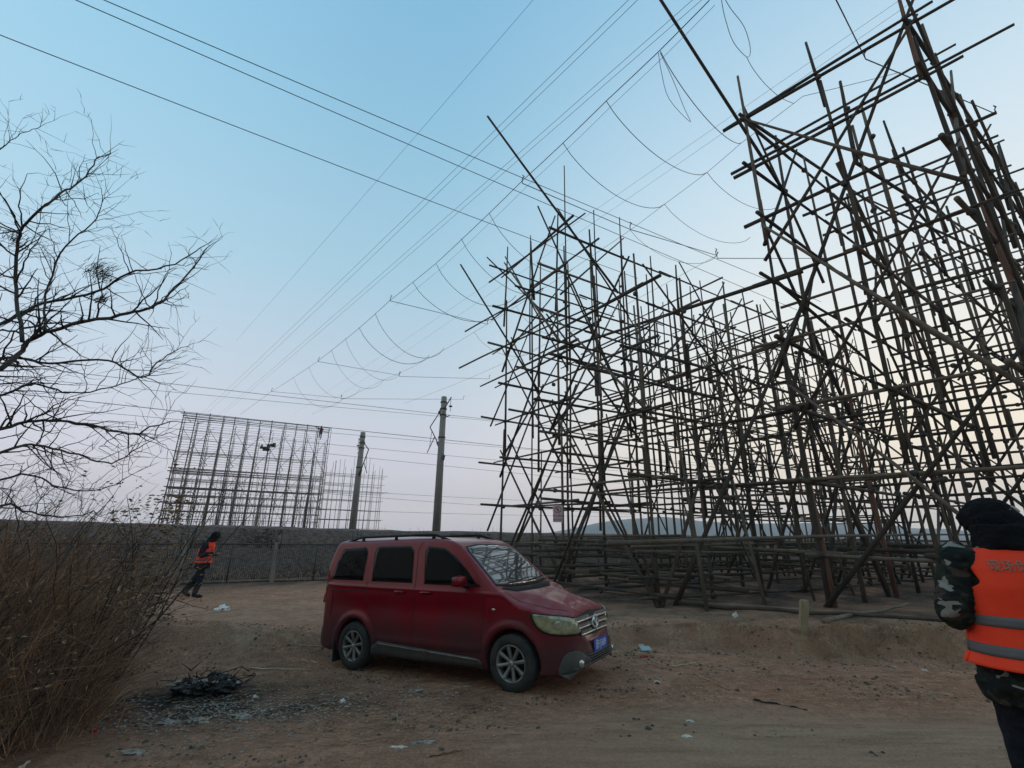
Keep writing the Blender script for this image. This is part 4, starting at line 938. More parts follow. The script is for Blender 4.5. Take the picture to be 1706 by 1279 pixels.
    g.tube([c + Vector((0, -.05, .045)), c + Vector((.006, 0, -.04)), c + Vector((0, .05, .045))], .014, 6); g.tube([c + Vector((0, 0, -.03)), c + Vector((0, 0, -.088))], .012, 6); g.box(c - Vector((.01, 0, 0)), (.006, .03, .03), Matrix.Rotation(R(45), 3, 'X'))
    g.build('emblem', M['chrome'], gr)
    # lower intake and bumper lip
    project([(-.50, .31), (-.52, .36), (-.44, .41), (.44, .41), (.52, .36), (.50, .31), (0, .30)], 'X', 1, bvh, -.008, .012, 'lower_intake', M['blackplastic'], r)
    project([(-.60, .21), (-.60, .29), (-.3, .30), (.3, .30), (.60, .29), (.60, .21)], 'X', 1, bvh, -.01, .035, 'bumper_lip', M['cladding'], r)
    g = MB()
    for z_ in (.335, .365, .392):
        ps = []
        for k in range(9): y_ = -.42 + .84 * k / 8; hh, _, _, _ = bvh.ray_cast(Vector((3, y_, z_)), Vector((-1, 0, 0))); ps.append(hh + Vector((.012, 0, 0)))
        g.tube(ps, .008, 4)
    g.build('intake_slat', M['cladding'], r)
    # number plate
    hh, _, _, _ = bvh.ray_cast(Vector((3, 0, .475)), Vector((-1, 0, 0))); c = hh + Vector((.022, 0, -.01))
    pl_ = MB().box(c, (.006, .22, .07)).build('number_plate', M['plate'], r, smooth=False)
    X = Matrix.Translation(c + Vector((.0068, 0, -.002))) @ Matrix.Rotation(R(90), 4, 'Z') @ Matrix.Rotation(R(90), 4, 'X')
    text_mesh('晋F·J3689', .095, pl_, 'plate_lettering', M['platewhite'], X @ Matrix.Diagonal((.92, 1.2, 1, 1)), .0008)
    # dark underside between the wheels, exhaust
    MB().box((-1.36, 0, .27), (1.9, .52, .06)).build('underbody', M['blackplastic'], r, smooth=False)
    return r
van()
print('van ok')
# ------------------------------------------------------------------ people
def etube(mb, rings, n=20):
    """rings: (centre, half depth along x, half width along y)"""
    ids = []
    for c, a, b in rings: ids.append(mb.ring(Vector(c), Vector((1, 0, 0)), Vector((0, 1, 0)), a, b, n))
    for i in range(len(ids) - 1):
        for k in range(n): k2 = (k + 1) % n; mb.f.append((ids[i] + k, ids[i] + k2, ids[i + 1] + k2, ids[i + 1] + k))
    mb.f.append(tuple(ids[0] + k for k in reversed(range(n)))); mb.f.append(tuple(ids[-1] + k for k in range(n)))
def limb(mb, pts, rad, n=12):
    pts = [Vector(p) for p in pts]; q = spline([(*p, r) for p, r in zip(pts, rad)], 5); mb.tube([v[:3] for v in q], [v[3] for v in q], n)
    mb.ell(pts[0], (rad[0],) * 3); mb.ell(pts[-1], (rad[-1],) * 3)
def fuse(mb, name, vox, it, wr=0, wsc=9, seed=0):
    me = fixn(mb.mesh('t')); o = bpy.data.objects.new('t', me); C.objects.link(o)
    m = o.modifiers.new('r', 'REMESH'); m.mode = 'VOXEL'; m.voxel_size = vox
    m = o.modifiers.new('s', 'SMOOTH'); m.iterations = it; m.factor = .5
    me = evald(o); me.name = name
    if wr:
        for v in me.vertices:
            p = v.co * wsc + Vector((seed, 0, 0)); q = noise.noise(Vector((p.x, p.y, p.z * 1.8))) + .5 * noise.noise(p * 2.3)
            f = 1 - abs(q) * 2; v.co += v.normal * wr * f
        me.update()
    return me
def hand(mb, w_, dirv, palm_n, k, curl=.5, thumb=1):
    """palm and five bent fingers at the wrist w_; k = +1 left hand, -1 right hand"""
    d = Vector(dirv).normalized(); nn = Vector(palm_n); nn = (nn - d * nn.dot(d)).normalized(); s_ = d.cross(nn) * k
    q = Matrix((d, s_, nn)).transposed(); c = Vector(w_) + d * .05; mb.ell(c, (.055, .042, .017), q)
    for i, (off, ln) in enumerate(((.030, .072), (.011, .080), (-.009, .074), (-.028, .058))):
        a = Vector(w_) + d * .085 + s_ * off; ang = 0; ps = [a]; rd = [.0095]
        for j, f in enumerate((.45, .32, .23)):
            ang += curl * (.7 + .12 * i); a = a + (d * math.cos(ang) + nn * math.sin(ang)) * ln * f; ps.append(a); rd.append(.009 - .0008 * j)
        mb.tube(ps, rd, 8); mb.ell(ps[-1], (.0075,) * 3, None, 8, 6)
    a = Vector(w_) + d * .03 + s_ * .036; b = a + d * .028 + s_ * .026 + nn * .008; e = b + d * .030 + s_ * .004 + nn * .016; mb.tube([a, b, e], [.013, .011, .009], 8); mb.ell(e, (.009,) * 3, None, 8, 6)
def person(loc, rz, J, label, fine, text=None, hood=False, camo=False, vest=True, group=None, scale=1.0):
    r = empty('person', loc, rz, label=label, cat='person', group=group); r.scale = (scale,) * 3
    V_ = Vector; jk = 'camo' if camo else 'dark'; vox = .012 if fine else (.016 if vest else .03)
    P_ = {k: V_(v) for k, v in J.items()}
    pel, che, nck, hd = P_['pelvis'], P_['chest'], P_['neck'], P_['head']
    hq = Matrix.Rotation(J['hyaw'] if 'hyaw' in J else 0, 3, 'Z') if False else Matrix.Rotation(P_['hrot'].z, 3, 'Z') @ Matrix.Rotation(P_['hrot'].y, 3, 'Y')
    b = MB()
    def tors(sc_, z0=0): return [(pel + V_((0, 0, -.08)), .10 * sc_, .155 * sc_), (pel, .115 * sc_, .165 * sc_), (pel.lerp(che, .35), .105 * sc_, .145 * sc_), (pel.lerp(che, .7), .115 * sc_, .16 * sc_), (che, .12 * sc_, .175 * sc_), (che.lerp(nck, .5), .11 * sc_, .175 * sc_), (che.lerp(nck, .82), .08 * sc_, .135 * sc_), (nck, .055 * sc_, .06 * sc_)]
    etube(b, tors(1.0)); b.tube([nck - V_((0, 0, .04)), hd - hq @ V_((.015, 0, .06))], [.058, .054], 12)
    b.ell(hd, (.098, .077, .118), hq, 16, 12); b.ell(hd + hq @ V_((.028, 0, -.055)), (.062, .056, .06), hq, 14, 10); b.ell(hd + hq @ V_((.102, 0, -.015)), (.02, .013, .026), hq, 8, 6)
    b.ell(hd + hq @ V_((.088, 0, -.062)), (.014, .026, .010), hq, 8, 6)
    for s_ in (-1, 1): b.ell(hd + hq @ V_((0, s_ * .078, -.01)), (.02, .01, .032), hq, 8, 6); b.ell(hd + hq @ V_((.083, s_ * .032, .018)), (.012, .017, .008), hq, 8, 6)
    for s_, k in (('l', 1), ('r', -1)):
        sh, el, wr, hp, kn, an, toe = (P_[s_ + n_] for n_ in ('sh', 'el', 'wr', 'hip', 'kn', 'an', 'toe'))
        limb(b, [sh, sh.lerp(el, .5), el, el.lerp(wr, .4), wr], [.062, .052, .043, .042, .029]); hand(b, wr, wr - el, P_[s_ + 'palm'], k, .55)
        limb(b, [hp, hp.lerp(kn, .5), kn, kn.lerp(an, .35), an], [.092, .078, .056, .056, .038]); b.tube([an - V_((0, 0, .02)), an.lerp(toe, .5), toe], [.042, .04, .032], 10)
    body = mesh_obj('body', fuse(b, 'body', max(vox, .012), 4), M['skin'], r)
    # eyes, brows, mouth on the face
    e = MB()
    for s_ in (-1, 1): e.ell(hd + hq @ V_((.088, s_ * .032, .012)), (.006, .013, .006), hq, 8, 6)
    e.build('eyes', M['platewhite'], body); e = MB(); e.box(hd + hq @ V_((.101, 0, -.062)), (.002, .022, .002), hq); e.build('mouth', M['redlens'], body)
    # jacket
    j = MB(); T = [(pel + V_((0, 0, -.19)), .165, .225), (pel + V_((0, 0, -.11)), .185, .245), (pel + V_((0, 0, .02)), .155, .20), (pel.lerp(che, .4), .15, .20), (pel.lerp(che, .8), .155, .21), (che, .155, .215), (che.lerp(nck, .45), .14, .205), (che.lerp(nck, .8), .10, .155), (nck + V_((0, 0, .0)), .08, .09), (nck + V_((.01, 0, .05)), .075, .08)]
    etube(j, T)
    for s_ in 'lr':
        sh, el, wr = P_[s_ + 'sh'], P_[s_ + 'el'], P_[s_ + 'wr']
        limb(j, [sh, sh.lerp(el, .45), el, el.lerp(wr, .5), el.lerp(wr, .98)], [.086, .076, .068, .060, .050])
    mesh_obj('jacket', fuse(j, 'jacket', vox, 5, .017 if fine else .006, 10, 3), M[jk if vest else 'maroon'], r)
    t = MB()
    for s_ in 'lr':
        hp, kn, an = P_[s_ + 'hip'], P_[s_ + 'kn'], P_[s_ + 'an']
        limb(t, [hp + V_((0, 0, .02)), hp.lerp(kn, .5), kn, kn.lerp(an, .5), kn.lerp(an, .93)], [.115, .098, .078, .072, .068])
    t.ell(pel + V_((0, 0, -.04)), (.13, .17, .13)); mesh_obj('trousers', fuse(t, 'trousers', vox, 5, .008, 8, 9), M['dark'], r)
    for s_ in 'lr':
        an, toe = P_[s_ + 'an'], P_[s_ + 'toe']; f = (toe - an); f.z = 0; f.normalize(); s = MB()
        s.tube([an + V_((0, 0, .06)), an - V_((0, 0, .02))], [.055, .055], 12); s.ell(an + V_((0, 0, -.035)) - f * .02, (.05, .045, .04)); s.tube([an - f * .03 + V_((0, 0, -.035)), an.lerp(toe, .5) + V_((0, 0, -.015)), toe], [.047, .05, .042], 12); s.ell(toe, (.045, .045, .035))
        mesh_obj('shoe', fuse(s, 'shoe', .012, 3), M['blackplastic'], r)
    if hood:
        h = MB(); h.ell(hd + hq @ V_((-.02, 0, .015)), (.125, .105, .145), hq, 16, 12); h.tube([nck - V_((.02, 0, .03)), hd - hq @ V_((.04, 0, .06))], [.10, .105], 14)
        hm = mesh_obj('hood', fuse(h, 'hood', .012, 4, .006, 14), M['hair'], r)
    else:   # fur hat with turned-up flaps
        h = MB(); h.ell(hd + hq @ V_((-.005, 0, .065)), (.120, .105, .105), hq, 18, 12); h.ell(hd + hq @ V_((-.015, 0, .045)), (.128, .118, .065), hq, 18, 12)
        h.ell(hd + hq @ V_((.088, 0, .075)), (.032, .085, .045), hq, 14, 10); h.ell(hd + hq @ V_((-.09, 0, .0)), (.055, .10, .085), hq, 14, 10)
        for s_ in (-1, 1): h.ell(hd + hq @ V_((-.035, s_ * .09, .005)), (.070, .035, .080), hq, 14, 10)
        mesh_obj('fur_hat', fuse(h, 'fur_hat', .010, 5, .006, 26, 5), M['hair'], r)
        h = MB(); h.ell(hd + hq @ V_((-.085, -.03, .10)), (.05, .07, .022), hq @ Matrix.Rotation(-.6, 3, 'Y'), 12, 8); h.build('hat_lining', M['reflect'], r)
    if fine:     # thick collar
        c = MB(); c.tube([nck + V_((-.005, 0, -.03)), nck + V_((0, 0, .045)), nck + V_((.0, 0, .10))], [.125, .118, .112], 18); mesh_obj('collar', fuse(c, 'collar', .012, 3, .008, 12), M['hair'], r)
    if vest:
        zc = [t_[0] for t_ in T]; L0 = T[2][0].z - .05
        def prof(z):
            for a_, b_ in zip(T, T[1:]):
                if a_[0].z <= z <= b_[0].z:
                    k = (z - a_[0].z) / (b_[0].z - a_[0].z); return a_[0].lerp(b_[0], k), a_[1] + (b_[1] - a_[1]) * k, a_[2] + (b_[2] - a_[2]) * k
            return T[-1]
        ztop = T[7][0].z + .025; za = che.z - .07
        def band(z0, z1, off, nz, th, halves=(0, 1)):
            g = MB()
            for hf in halves:
                nu = 26; i0 = len(g.v)
                for iz in range(nz + 1):
                    z = z0 + (z1 - z0) * iz / nz; c, a_, b_ = prof(z)
                    k = float(sst(0, 1, np.array([(z - za) / .10]))[0]); pm = R(94) * (1 - k) + R(40) * k + R(34) * max((z - za - .03) / max(ztop - za - .03, .01), 0) ** 1.3
                    for iu in range(nu + 1):
                        an_ = (math.pi if hf == 0 else 0) - pm + 2 * pm * iu / nu
                        wob = .006 * noise.noise((an_ * 2, z * 7, hf)); wob += .035 * max(0, 1 - (z - L0) / .28) ** 1.5; g.v.append(V_((c.x + (a_ + off + wob) * math.cos(an_), c.y + (b_ + off + wob) * math.sin(an_), z)))
                for iz in range(nz):
                    for iu in range(nu): q = i0 + iz * (nu + 1) + iu; g.f.append((q, q + 1, q + nu + 2, q + nu + 1))
            me = g.mesh('v'); o = bpy.data.objects.new('v', me); C.objects.link(o); m = o.modifiers.new('s', 'SOLIDIFY'); m.thickness = th; m.offset = -1; return evald(o)
        o1 = .026 if fine else .024
        vs = mesh_obj('vest', band(L0, ztop, o1, 44, .006), M['orange'], r)
        for zz, h_ in ((L0 + .075, .024), (L0 + .205, .024)):
            mesh_obj('reflective_band', band(zz - h_, zz + h_, o1 + .003, 3, .003), M['reflect'], vs)
        if text:
            z = che.z + .10; c, a_, b_ = prof(z)
            tm = text_mesh(text, .058, vs, 'back_print', M['vesttext'], Matrix.Identity(4), .001)
            for v in tm.data.vertices:
                yy = -v.co.x * .8 + .015; zz = z + v.co.y; cc, aa, bb = prof(zz); aa += o1 + .004; bb += o1 + .004; k = max(1 - (yy / bb) ** 2, .05); v.co = V_((cc.x - aa * math.sqrt(k) - .003 + v.co.z, yy, zz))
    return r
STAND = dict(pelvis=(0, 0, .96), chest=(.0, 0, 1.30), neck=(.01, 0, 1.50), head=(.045, 0, 1.655), hrot=(0, .12, 0),
    lsh=(0, .20, 1.42), lel=(-.05, .30, 1.16), lwr=(.18, .25, 1.06), lpalm=(0, -1, 0), rsh=(0, -.20, 1.42), rel=(-.02, -.29, 1.15), rwr=(.20, -.20, 1.10), rpalm=(0, 1, 0),
    lhip=(0, .095, .92), lkn=(.03, .11, .50), lan=(-.03, .11, .10), ltoe=(.12, .12, .035), rhip=(0, -.095, .92), rkn=(.10, -.10, .50), ran=(.10, -.10, .10), rtoe=(.26, -.12, .035))
n_ = dict(STAND); n_.update(hrot=(0, .18, .75), head=(.085, .0, 1.575), lel=(-.04, .285, 1.17), lwr=(.22, .12, 1.12), pelvis=(0, 0, .97))
person((2.58, 2.6, .385), R(64), n_, 'person at the right edge seen from behind, orange vest over camouflage jacket, black fur hat', True, text='现场负责人', camo=True)
wk = dict(STAND); wk.update(pelvis=(0, 0, .93), chest=(.03, 0, 1.26), neck=(.09, 0, 1.45), head=(.20, 0, 1.57), hrot=(0, .55, 0),
    lsh=(.05, .19, 1.37), lel=(.03, .25, 1.10), lwr=(.26, .16, 1.12), rsh=(.05, -.19, 1.37), rel=(.02, -.26, 1.10), rwr=(.26, -.15, 1.14), lhip=(0, .09, .90), rhip=(0, -.09, .90),
    lkn=(-.10, .10, .50), lan=(-.36, .10, .15), ltoe=(-.24, .10, .04), rkn=(.06, -.10, .49), ran=(-.02, -.10, .10), rtoe=(.16, -.10, .04))
p_ = atZ(328, 988, .27); person((p_.x, p_.y, Hs(p_.x, p_.y) + .0), R(8), wk, 'person in black hooded clothes and orange vest walking head down along the fence', False, hood=True)
cl = dict(STAND); cl.update(lel=(.05, .45, 1.45), lwr=(.10, .70, 1.55), rel=(.15, -.25, 1.25), rwr=(.35, -.2, 1.4), lkn=(.2, .12, .62), lan=(.05, .12, .25), ltoe=(.2, .12, .2))
c_ = atP(534, 720, tl, fd); person((c_.x - fw.x * .45, c_.y - fw.y * .45, c_.z - 1.0), math.atan2(fw.y, fw.x), cl, 'tiny worker in dark red clothes climbing at the top of the far scaffold', False, hood=True, vest=False)
print('people ok')
M['bamboo_light'] = mat('split_bamboo', (.42, .33, .22), .8, (.55, .44, .31), 12); M['redstick'] = mat('red_stick', (.22, .10, .06), .8, (.28, .13, .08), 12)
M['leafbrown'] = mat('dead_leaf', (.16, .09, .045), .9, (.26, .16, .08), 9)
M['clod'] = mat('clod', (.05, .036, .026), .95, (.12, .088, .062), 9)
M['cartonblue'] = mat('carton_blue', (.30, .36, .38), .7, (.38, .43, .44), 9)
# ------------------------------------------------------------------ bare tree at the left
rt = random.Random(5)
def rv(): return Vector((rt.uniform(-1, 1), rt.uniform(-1, 1), rt.uniform(-1, 1)))
def zig(mb, p, d, ln, r, lvl, out, gra=0):
    """zig-zag bare branch; returns spawn points"""
    n = max(3, int(ln / .085)); pts = [p]; rad = [r]; cur = p; dd = d.normalized(); bl = rt.choice((-1, 1)); side = dd.cross(rv()).normalized()
    for i in range(n):
        k = (i + 1) / n; bl = -bl
        dd = (dd + side * bl * rt.uniform(.15, .45) + rv() * .13 + Vector((0, 0, gra))).normalized(); cur = cur + dd * ln / n * rt.uniform(.8, 1.2); pts.append(cur); rad.append(r * (1 - k * .72))
        out.append((cur, dd, r * (1 - k * .72), k))
    mb.tube(pts, rad, 5 if r > .008 else 3, False)
def grow(mb, sp, lvl, maxlvl, dens, ln0):
    for p, d, r, k in sp:
        if rt.random() < dens:
            dr = (d * rt.uniform(.2, .9) + d.cross(rv()).normalized() * rt.uniform(.5, 1.1) + Vector((0, 0, .10))).normalized(); o = []
            zig(mb, p, dr, ln0 * rt.uniform(.5, 1.25) * (1 - .35 * k), max(min(r * .62, .012), .0030), lvl, o, .015)
            if lvl < maxlvl: grow(mb, o, lvl + 1, maxlvl, dens * (.60 if lvl < 2 else .42), ln0 * .52)
def bare_tree():
    base = Vector((-6.6, 4.3, 0)); base.z = Hs(base.x, base.y) - .05
    r = empty('bare_tree', base, label='big leafless tree reaching in from the left edge with zigzag twigs', cat='tree')
    tk = [base, base + Vector((.08, .05, 1.2)), base + Vector((0, .1, 2.4)), base + Vector((.2, .1, 3.6)), base + Vector((.1, 0, 4.9)), base + Vector((.3, 0, 6.2))]
    MB().tube([v[:3] for v in spline([tuple(v) for v in tk], 4)], [.17 - .006 * i for i in range(21)], 10).build('trunk', M['bark'], r, True)
    limbs = [([(0, 612), (50, 568), (100, 545), (200, 525), (252, 512), (300, 470), (345, 412)], 4.6, .040, 2.9), ([(0, 540), (70, 505), (160, 487), (215, 455), (290, 440), (340, 408)], 5.0, .032, 3.1),
             ([(38, 570), (26, 480), (30, 400), (45, 370), (90, 330), (135, 300), (165, 262), (185, 255)], 4.6, .026, None), ([(78, 552), (76, 490), (110, 410), (160, 365), (172, 325)], 4.8, .018, None),
             ([(0, 598), (80, 605), (180, 600), (235, 630), (262, 602), (300, 580)], 5.3, .028, 2.6), ([(0, 715), (60, 700), (130, 705), (215, 722), (250, 712), (295, 700)], 5.0, .030, 2.2),
             ([(0, 752), (60, 740), (130, 758), (185, 770), (240, 740)], 4.5, .024, 1.9), ([(0, 250), (30, 226), (66, 210)], 4.8, .014, 4.9), ([(0, 842), (40, 850), (110, 862), (160, 850)], 4.8, .022, 1.5), ([(0, 660), (60, 640), (120, 655), (200, 640), (255, 618)], 5.2, .024, 2.3), ([(0, 460), (40, 420), (60, 385), (72, 340)], 5.4, .014, 3.9),
             ([(0, 800), (50, 790), (100, 812), (170, 815), (220, 790)], 5.4, .022, 1.7)]
    tw = MB()
    for px, Y, rad, zt_ in limbs:
        ps = [atY(x, y, Y + .25 * math.sin(i * 1.3)) for i, (x, y) in enumerate(px)]
        if zt_:
            a = base + Vector((.1, .05, zt_)); q = ps[0]; ps = [a, a.lerp(q, .5) + Vector((0, 0, -.06))] + ps
        sp_ = spline([tuple(p) for p in ps], 5); n = len(sp_); rr_ = [max(rad * .78 * (1 - .82 * i / n), .004) for i in range(n)]
        lp = [Vector(v) + rv() * .012 for v in sp_]
        MB().tube(lp, rr_, 7).build('limb', M['bark'], r, True)
        spn = []
        for i in range(6 if zt_ else 1, n - 1):
            d = (lp[i + 1] - lp[i]).normalized(); spn.append((lp[i], d, rr_[i], i / n)); spn.append((lp[i].lerp(lp[i + 1], .5), d, rr_[i], i / n))
        grow(tw, spn, 1, 4, .56, .70)
        o = []; zig(tw, lp[-1], (lp[-1] - lp[-2]), .35, rr_[-1], 1, o); grow(tw, o, 2, 3, .5, .4)
    tag(tw.build('twigs', M['twig'], r, True), kind='stuff')
    for (x, y, s_) in ((165, 455, .17), (165, 500, .10), (20, 400, .12)):
        g = MB(); c = atY(x, y, 4.85)
        for _ in range(160 if s_ > .15 else 60):
            a = c + Vector((rt.gauss(0, s_ * .45), rt.gauss(0, s_ * .4), rt.gauss(0, s_ * .3))); g.tube([a, a + Vector((rt.uniform(.0, .10), rt.uniform(-.03, .03), rt.uniform(.0, .10)))], [.003, .0015], 3, False)
        tag(g.build('leaf_clump', M['twig'], r, True), kind='stuff')
    return r
bare_tree()
def sapling(loc, h, label, n=5, m='twig', leaves=0, spread=.35, grp=None):
    r = empty('bare_shrub', loc, label=label, cat='shrub', group=grp); tw = MB()
    for i in range(n):
        p = Vector(loc) + Vector((rt.uniform(-.12, .12), rt.uniform(-.12, .12), 0)); d = Vector((rt.gauss(.05, spread), rt.gauss(0, spread), 1)); o = []; hh = h * rt.uniform(.7, 1.05)
        st = MB(); zz = []; cur = p; dd = d.normalized(); pts = [p]; rad = [.014]
        for k in range(9):
            dd = (dd + rv() * .10).normalized(); cur = cur + dd * hh / 9; pts.append(cur); rad.append(.014 * (1 - .085 * (k + 1))); o.append((cur, dd, rad[-1], k / 9))
        st.tube(pts, rad, 5).build('stem', M[m], r, True); grow(tw, o[1:], 2, 3, .75, .55)
    tag(tw.build('twigs', M[m], r, True), kind='stuff')
    if leaves:
        g = MB()
        for _ in range(leaves):
            a = Vector(loc) + Vector((rt.gauss(.1, .22), rt.gauss(0, .2), rt.uniform(.3, 1) * h)); q = Matrix.Rotation(rt.uniform(0, 6.28), 3, 'Z') @ Matrix.Rotation(rt.uniform(.3, 1.6), 3, 'X'); i0 = len(g.v); s_ = rt.uniform(.018, .045)
            for x, y in ((-1, 0), (0, -.45), (1, 0), (0, .45)): g.v.append(a + q @ Vector((x * s_, y * s_, 0)))
            g.f.append((i0, i0 + 1, i0 + 2, i0 + 3))
        tag(g.build('dead_leaves', M['leafbrown'], r, True), kind='stuff')
for (x, y, Y, h, lb, lv) in ((238, 985, 7.6, 2.5, 'leafy brown shrub in front of the far scaffold, right edge of the brushwood', 900), (205, 1000, 7.2, 3.0, 'thin bare shrub with pale straight stems left of the brown leafy one', 40), (95, 960, 8.5, 2.9, 'bare dark shrub standing behind the weeds near the left edge', 60), (160, 980, 6.2, 2.3, 'low twiggy bare shrub in the middle of the left brushwood', 150)):
    p = atY(x, y, Y); sapling((p.x, p.y, Hs(p.x, p.y)), h, lb, 5, 'twig', lv)
def brush():
    r = empty('dry_brushwood', (-4.9, 5.6, Hs(-4.9, 5.6)), label='dense leaning heap of dry brown weeds and brushwood at the lower left corner', cat='brushwood')
    for nm, mm, cnt, hh, rr_ in (('weed_stems', 'drystem', 6500, 1.75, .005), ('straw_stems', 'straw', 3200, 1.65, .004)):
        g = MB()
        for _ in range(cnt):
            u = rt.random() ** .8; x = -8.6 + 5.1 * u; y = rt.uniform(4.0, 8.2)
            lim = -3.9 - max(0, (y - 5.3)) * .80 - max(0, 5.0 - y) * .5
            if x > lim + rt.gauss(0, .15): continue
            ed_ = min(1, .30 + (lim - x) * .8); h = hh * ed_ * rt.uniform(.35, 1.2) * (.50 + 1.0 * max(0, noise.noise((x * 1.6, y * 1.4, 7)) + .5)); z = Hs(x, y) if False else .12
            cl_ = noise.noise((x * 2.2, y * 2.2, 2)); lean = Vector((rt.gauss(.25 + cl_ * .9, .30), rt.gauss(cl_ * .5, .28), 1)).normalized(); a = Vector((x, y, z)); c = a + lean * h * .55 + rv() * .07; e = c + (lean + Vector((rt.gauss(.25, .3), rt.gauss(0, .3), rt.uniform(-.9, .1)))).normalized() * h * .5
            g.tube([a, c, e], [rr_, rr_ * .8, rr_ * .35], 3, False)
            if rt.random() < .35:
                f = a.lerp(c, rt.uniform(.4, 1)); g.tube([f, f + (lean + rv() * .9).normalized() * h * .3], [rr_ * .6, rr_ * .3], 3, False)
        tag(g.build(nm, M[mm], r, True), kind='stuff')
    g = MB()
    for _ in range(420):
        x = rt.uniform(-7.2, -3.9); y = rt.uniform(4.4, 7.2); a = Vector((x, y, .12 + rt.uniform(.25, 1.35))); d = Vector((rt.gauss(.5, .4), rt.gauss(0, .4), rt.gauss(0, .9))).normalized() * rt.uniform(.04, .11); n = Vector((.2, -.9, .1)).cross(d).normalized() * rt.uniform(.003, .009); i0 = len(g.v)
        g.v += [a - n * .3, a + d * .5 - n, a + d, a + d * .5 + n]; g.f.append((i0, i0 + 1, i0 + 2, i0 + 3))
    tag(g.build('pale_leaves', M['paleleaf'], r, True), kind='stuff')
    g = MB(); lf = MB()
    for _ in range(150):
        y = rt.uniform(4.2, 8.0); x = rt.uniform(-8.0, -4.1 - max(0, (y - 5.3)) * .80); a = Vector((x, y, .1)); d = Vector((rt.gauss(.18, .28), rt.gauss(0, .25), 1)).normalized(); h = rt.uniform(.7, 2.1); ps = [a]; dd = d; cur = a; n = 7
        for k in range(n):
            dd = (dd + rv() * .22).normalized(); cur = cur + dd * h / n; ps.append(cur)
            if k > 1 and rt.random() < .7:
                e = (dd + rv() * 1.0).normalized(); m1 = cur + e * h * .16; m2 = m1 + (e + rv() * .6).normalized() * h * .13; g.tube([cur, m1, m2], [.005, .0038, .002], 3, False)
                for q_ in range(5):
                    c = m1.lerp(m2, rt.random()) + rv() * .04; i0 = len(lf.v); s_ = rt.uniform(.012, .032); q = Matrix.Rotation(rt.uniform(0, 6.28), 3, 'Z') @ Matrix.Rotation(rt.uniform(.3, 1.6), 3, 'X')
                    for u_, v_ in ((-1, 0), (0, -.4), (1, 0), (0, .4)): lf.v.append(c + q @ Vector((u_ * s_, v_ * s_, 0)))
                    lf.f.append((i0, i0 + 1, i0 + 2, i0 + 3))
        r0 = rt.uniform(.006, .013); g.tube(ps, [r0 * (1 - .1 * k) for k in range(n + 1)], 5, False)
    tag(g.build('woody_stems', M['twig'], r, True), kind='stuff'); tag(lf.build('dead_leaves', M['leafbrown'], r, True), kind='stuff')
brush()
# weeds on the bank and along the fence
def weeds():
    g = MB(); rr_ = random.Random(8)
    for _ in range(13000):
        t = rr_.random()
        if t < .40: x = rr_.uniform(2.2, 9.5); y = float(crest(np.array([x]))[0]) - abs(rr_.gauss(0, .28)) + .1; h = rr_.uniform(.03, .13) * (1.4 if 4.6 < x < 7 else .7)
        elif t < .6: x = rr_.uniform(-6.5, -2); y = rr_.uniform(6.8, 9.2); h = rr_.uniform(.03, .10)
        elif t < .75: x = rr_.uniform(-4, 9); y = rr_.uniform(5.2, 9); h = rr_.uniform(.015, .05)
        else: d = rr_.uniform(-24, 24); ww = rr_.uniform(18.9, 26); p = dw(d, ww); x, y = p.x, p.y; h = rr_.uniform(.1, .6) * (1 if ww < 22 else .6)
        z = Hs(x, y) if y < 12 and t < .75 else (.3 if ww < 22 else -.05 + (ww - 21.6) / 3.9 * 1.95); a = Vector((x, y, z - .01)); l_ = Vector((rr_.gauss(0, .5), rr_.gauss(0, .5), 1)).normalized() * h; w_ = .0025 if y < 12 else .006
        g.tube([a, a + l_ * .6, a + l_ + Vector((rr_.gauss(0, .3) * h, rr_.gauss(0, .3) * h, -h * .1))], [w_, w_ * .8, w_ * .4], 3, False)
    tag(g.build('dry_grass', M['straw']), 'short dry grass and weeds on the earth bank and along the fence', 'grass', kind='stuff')
weeds()
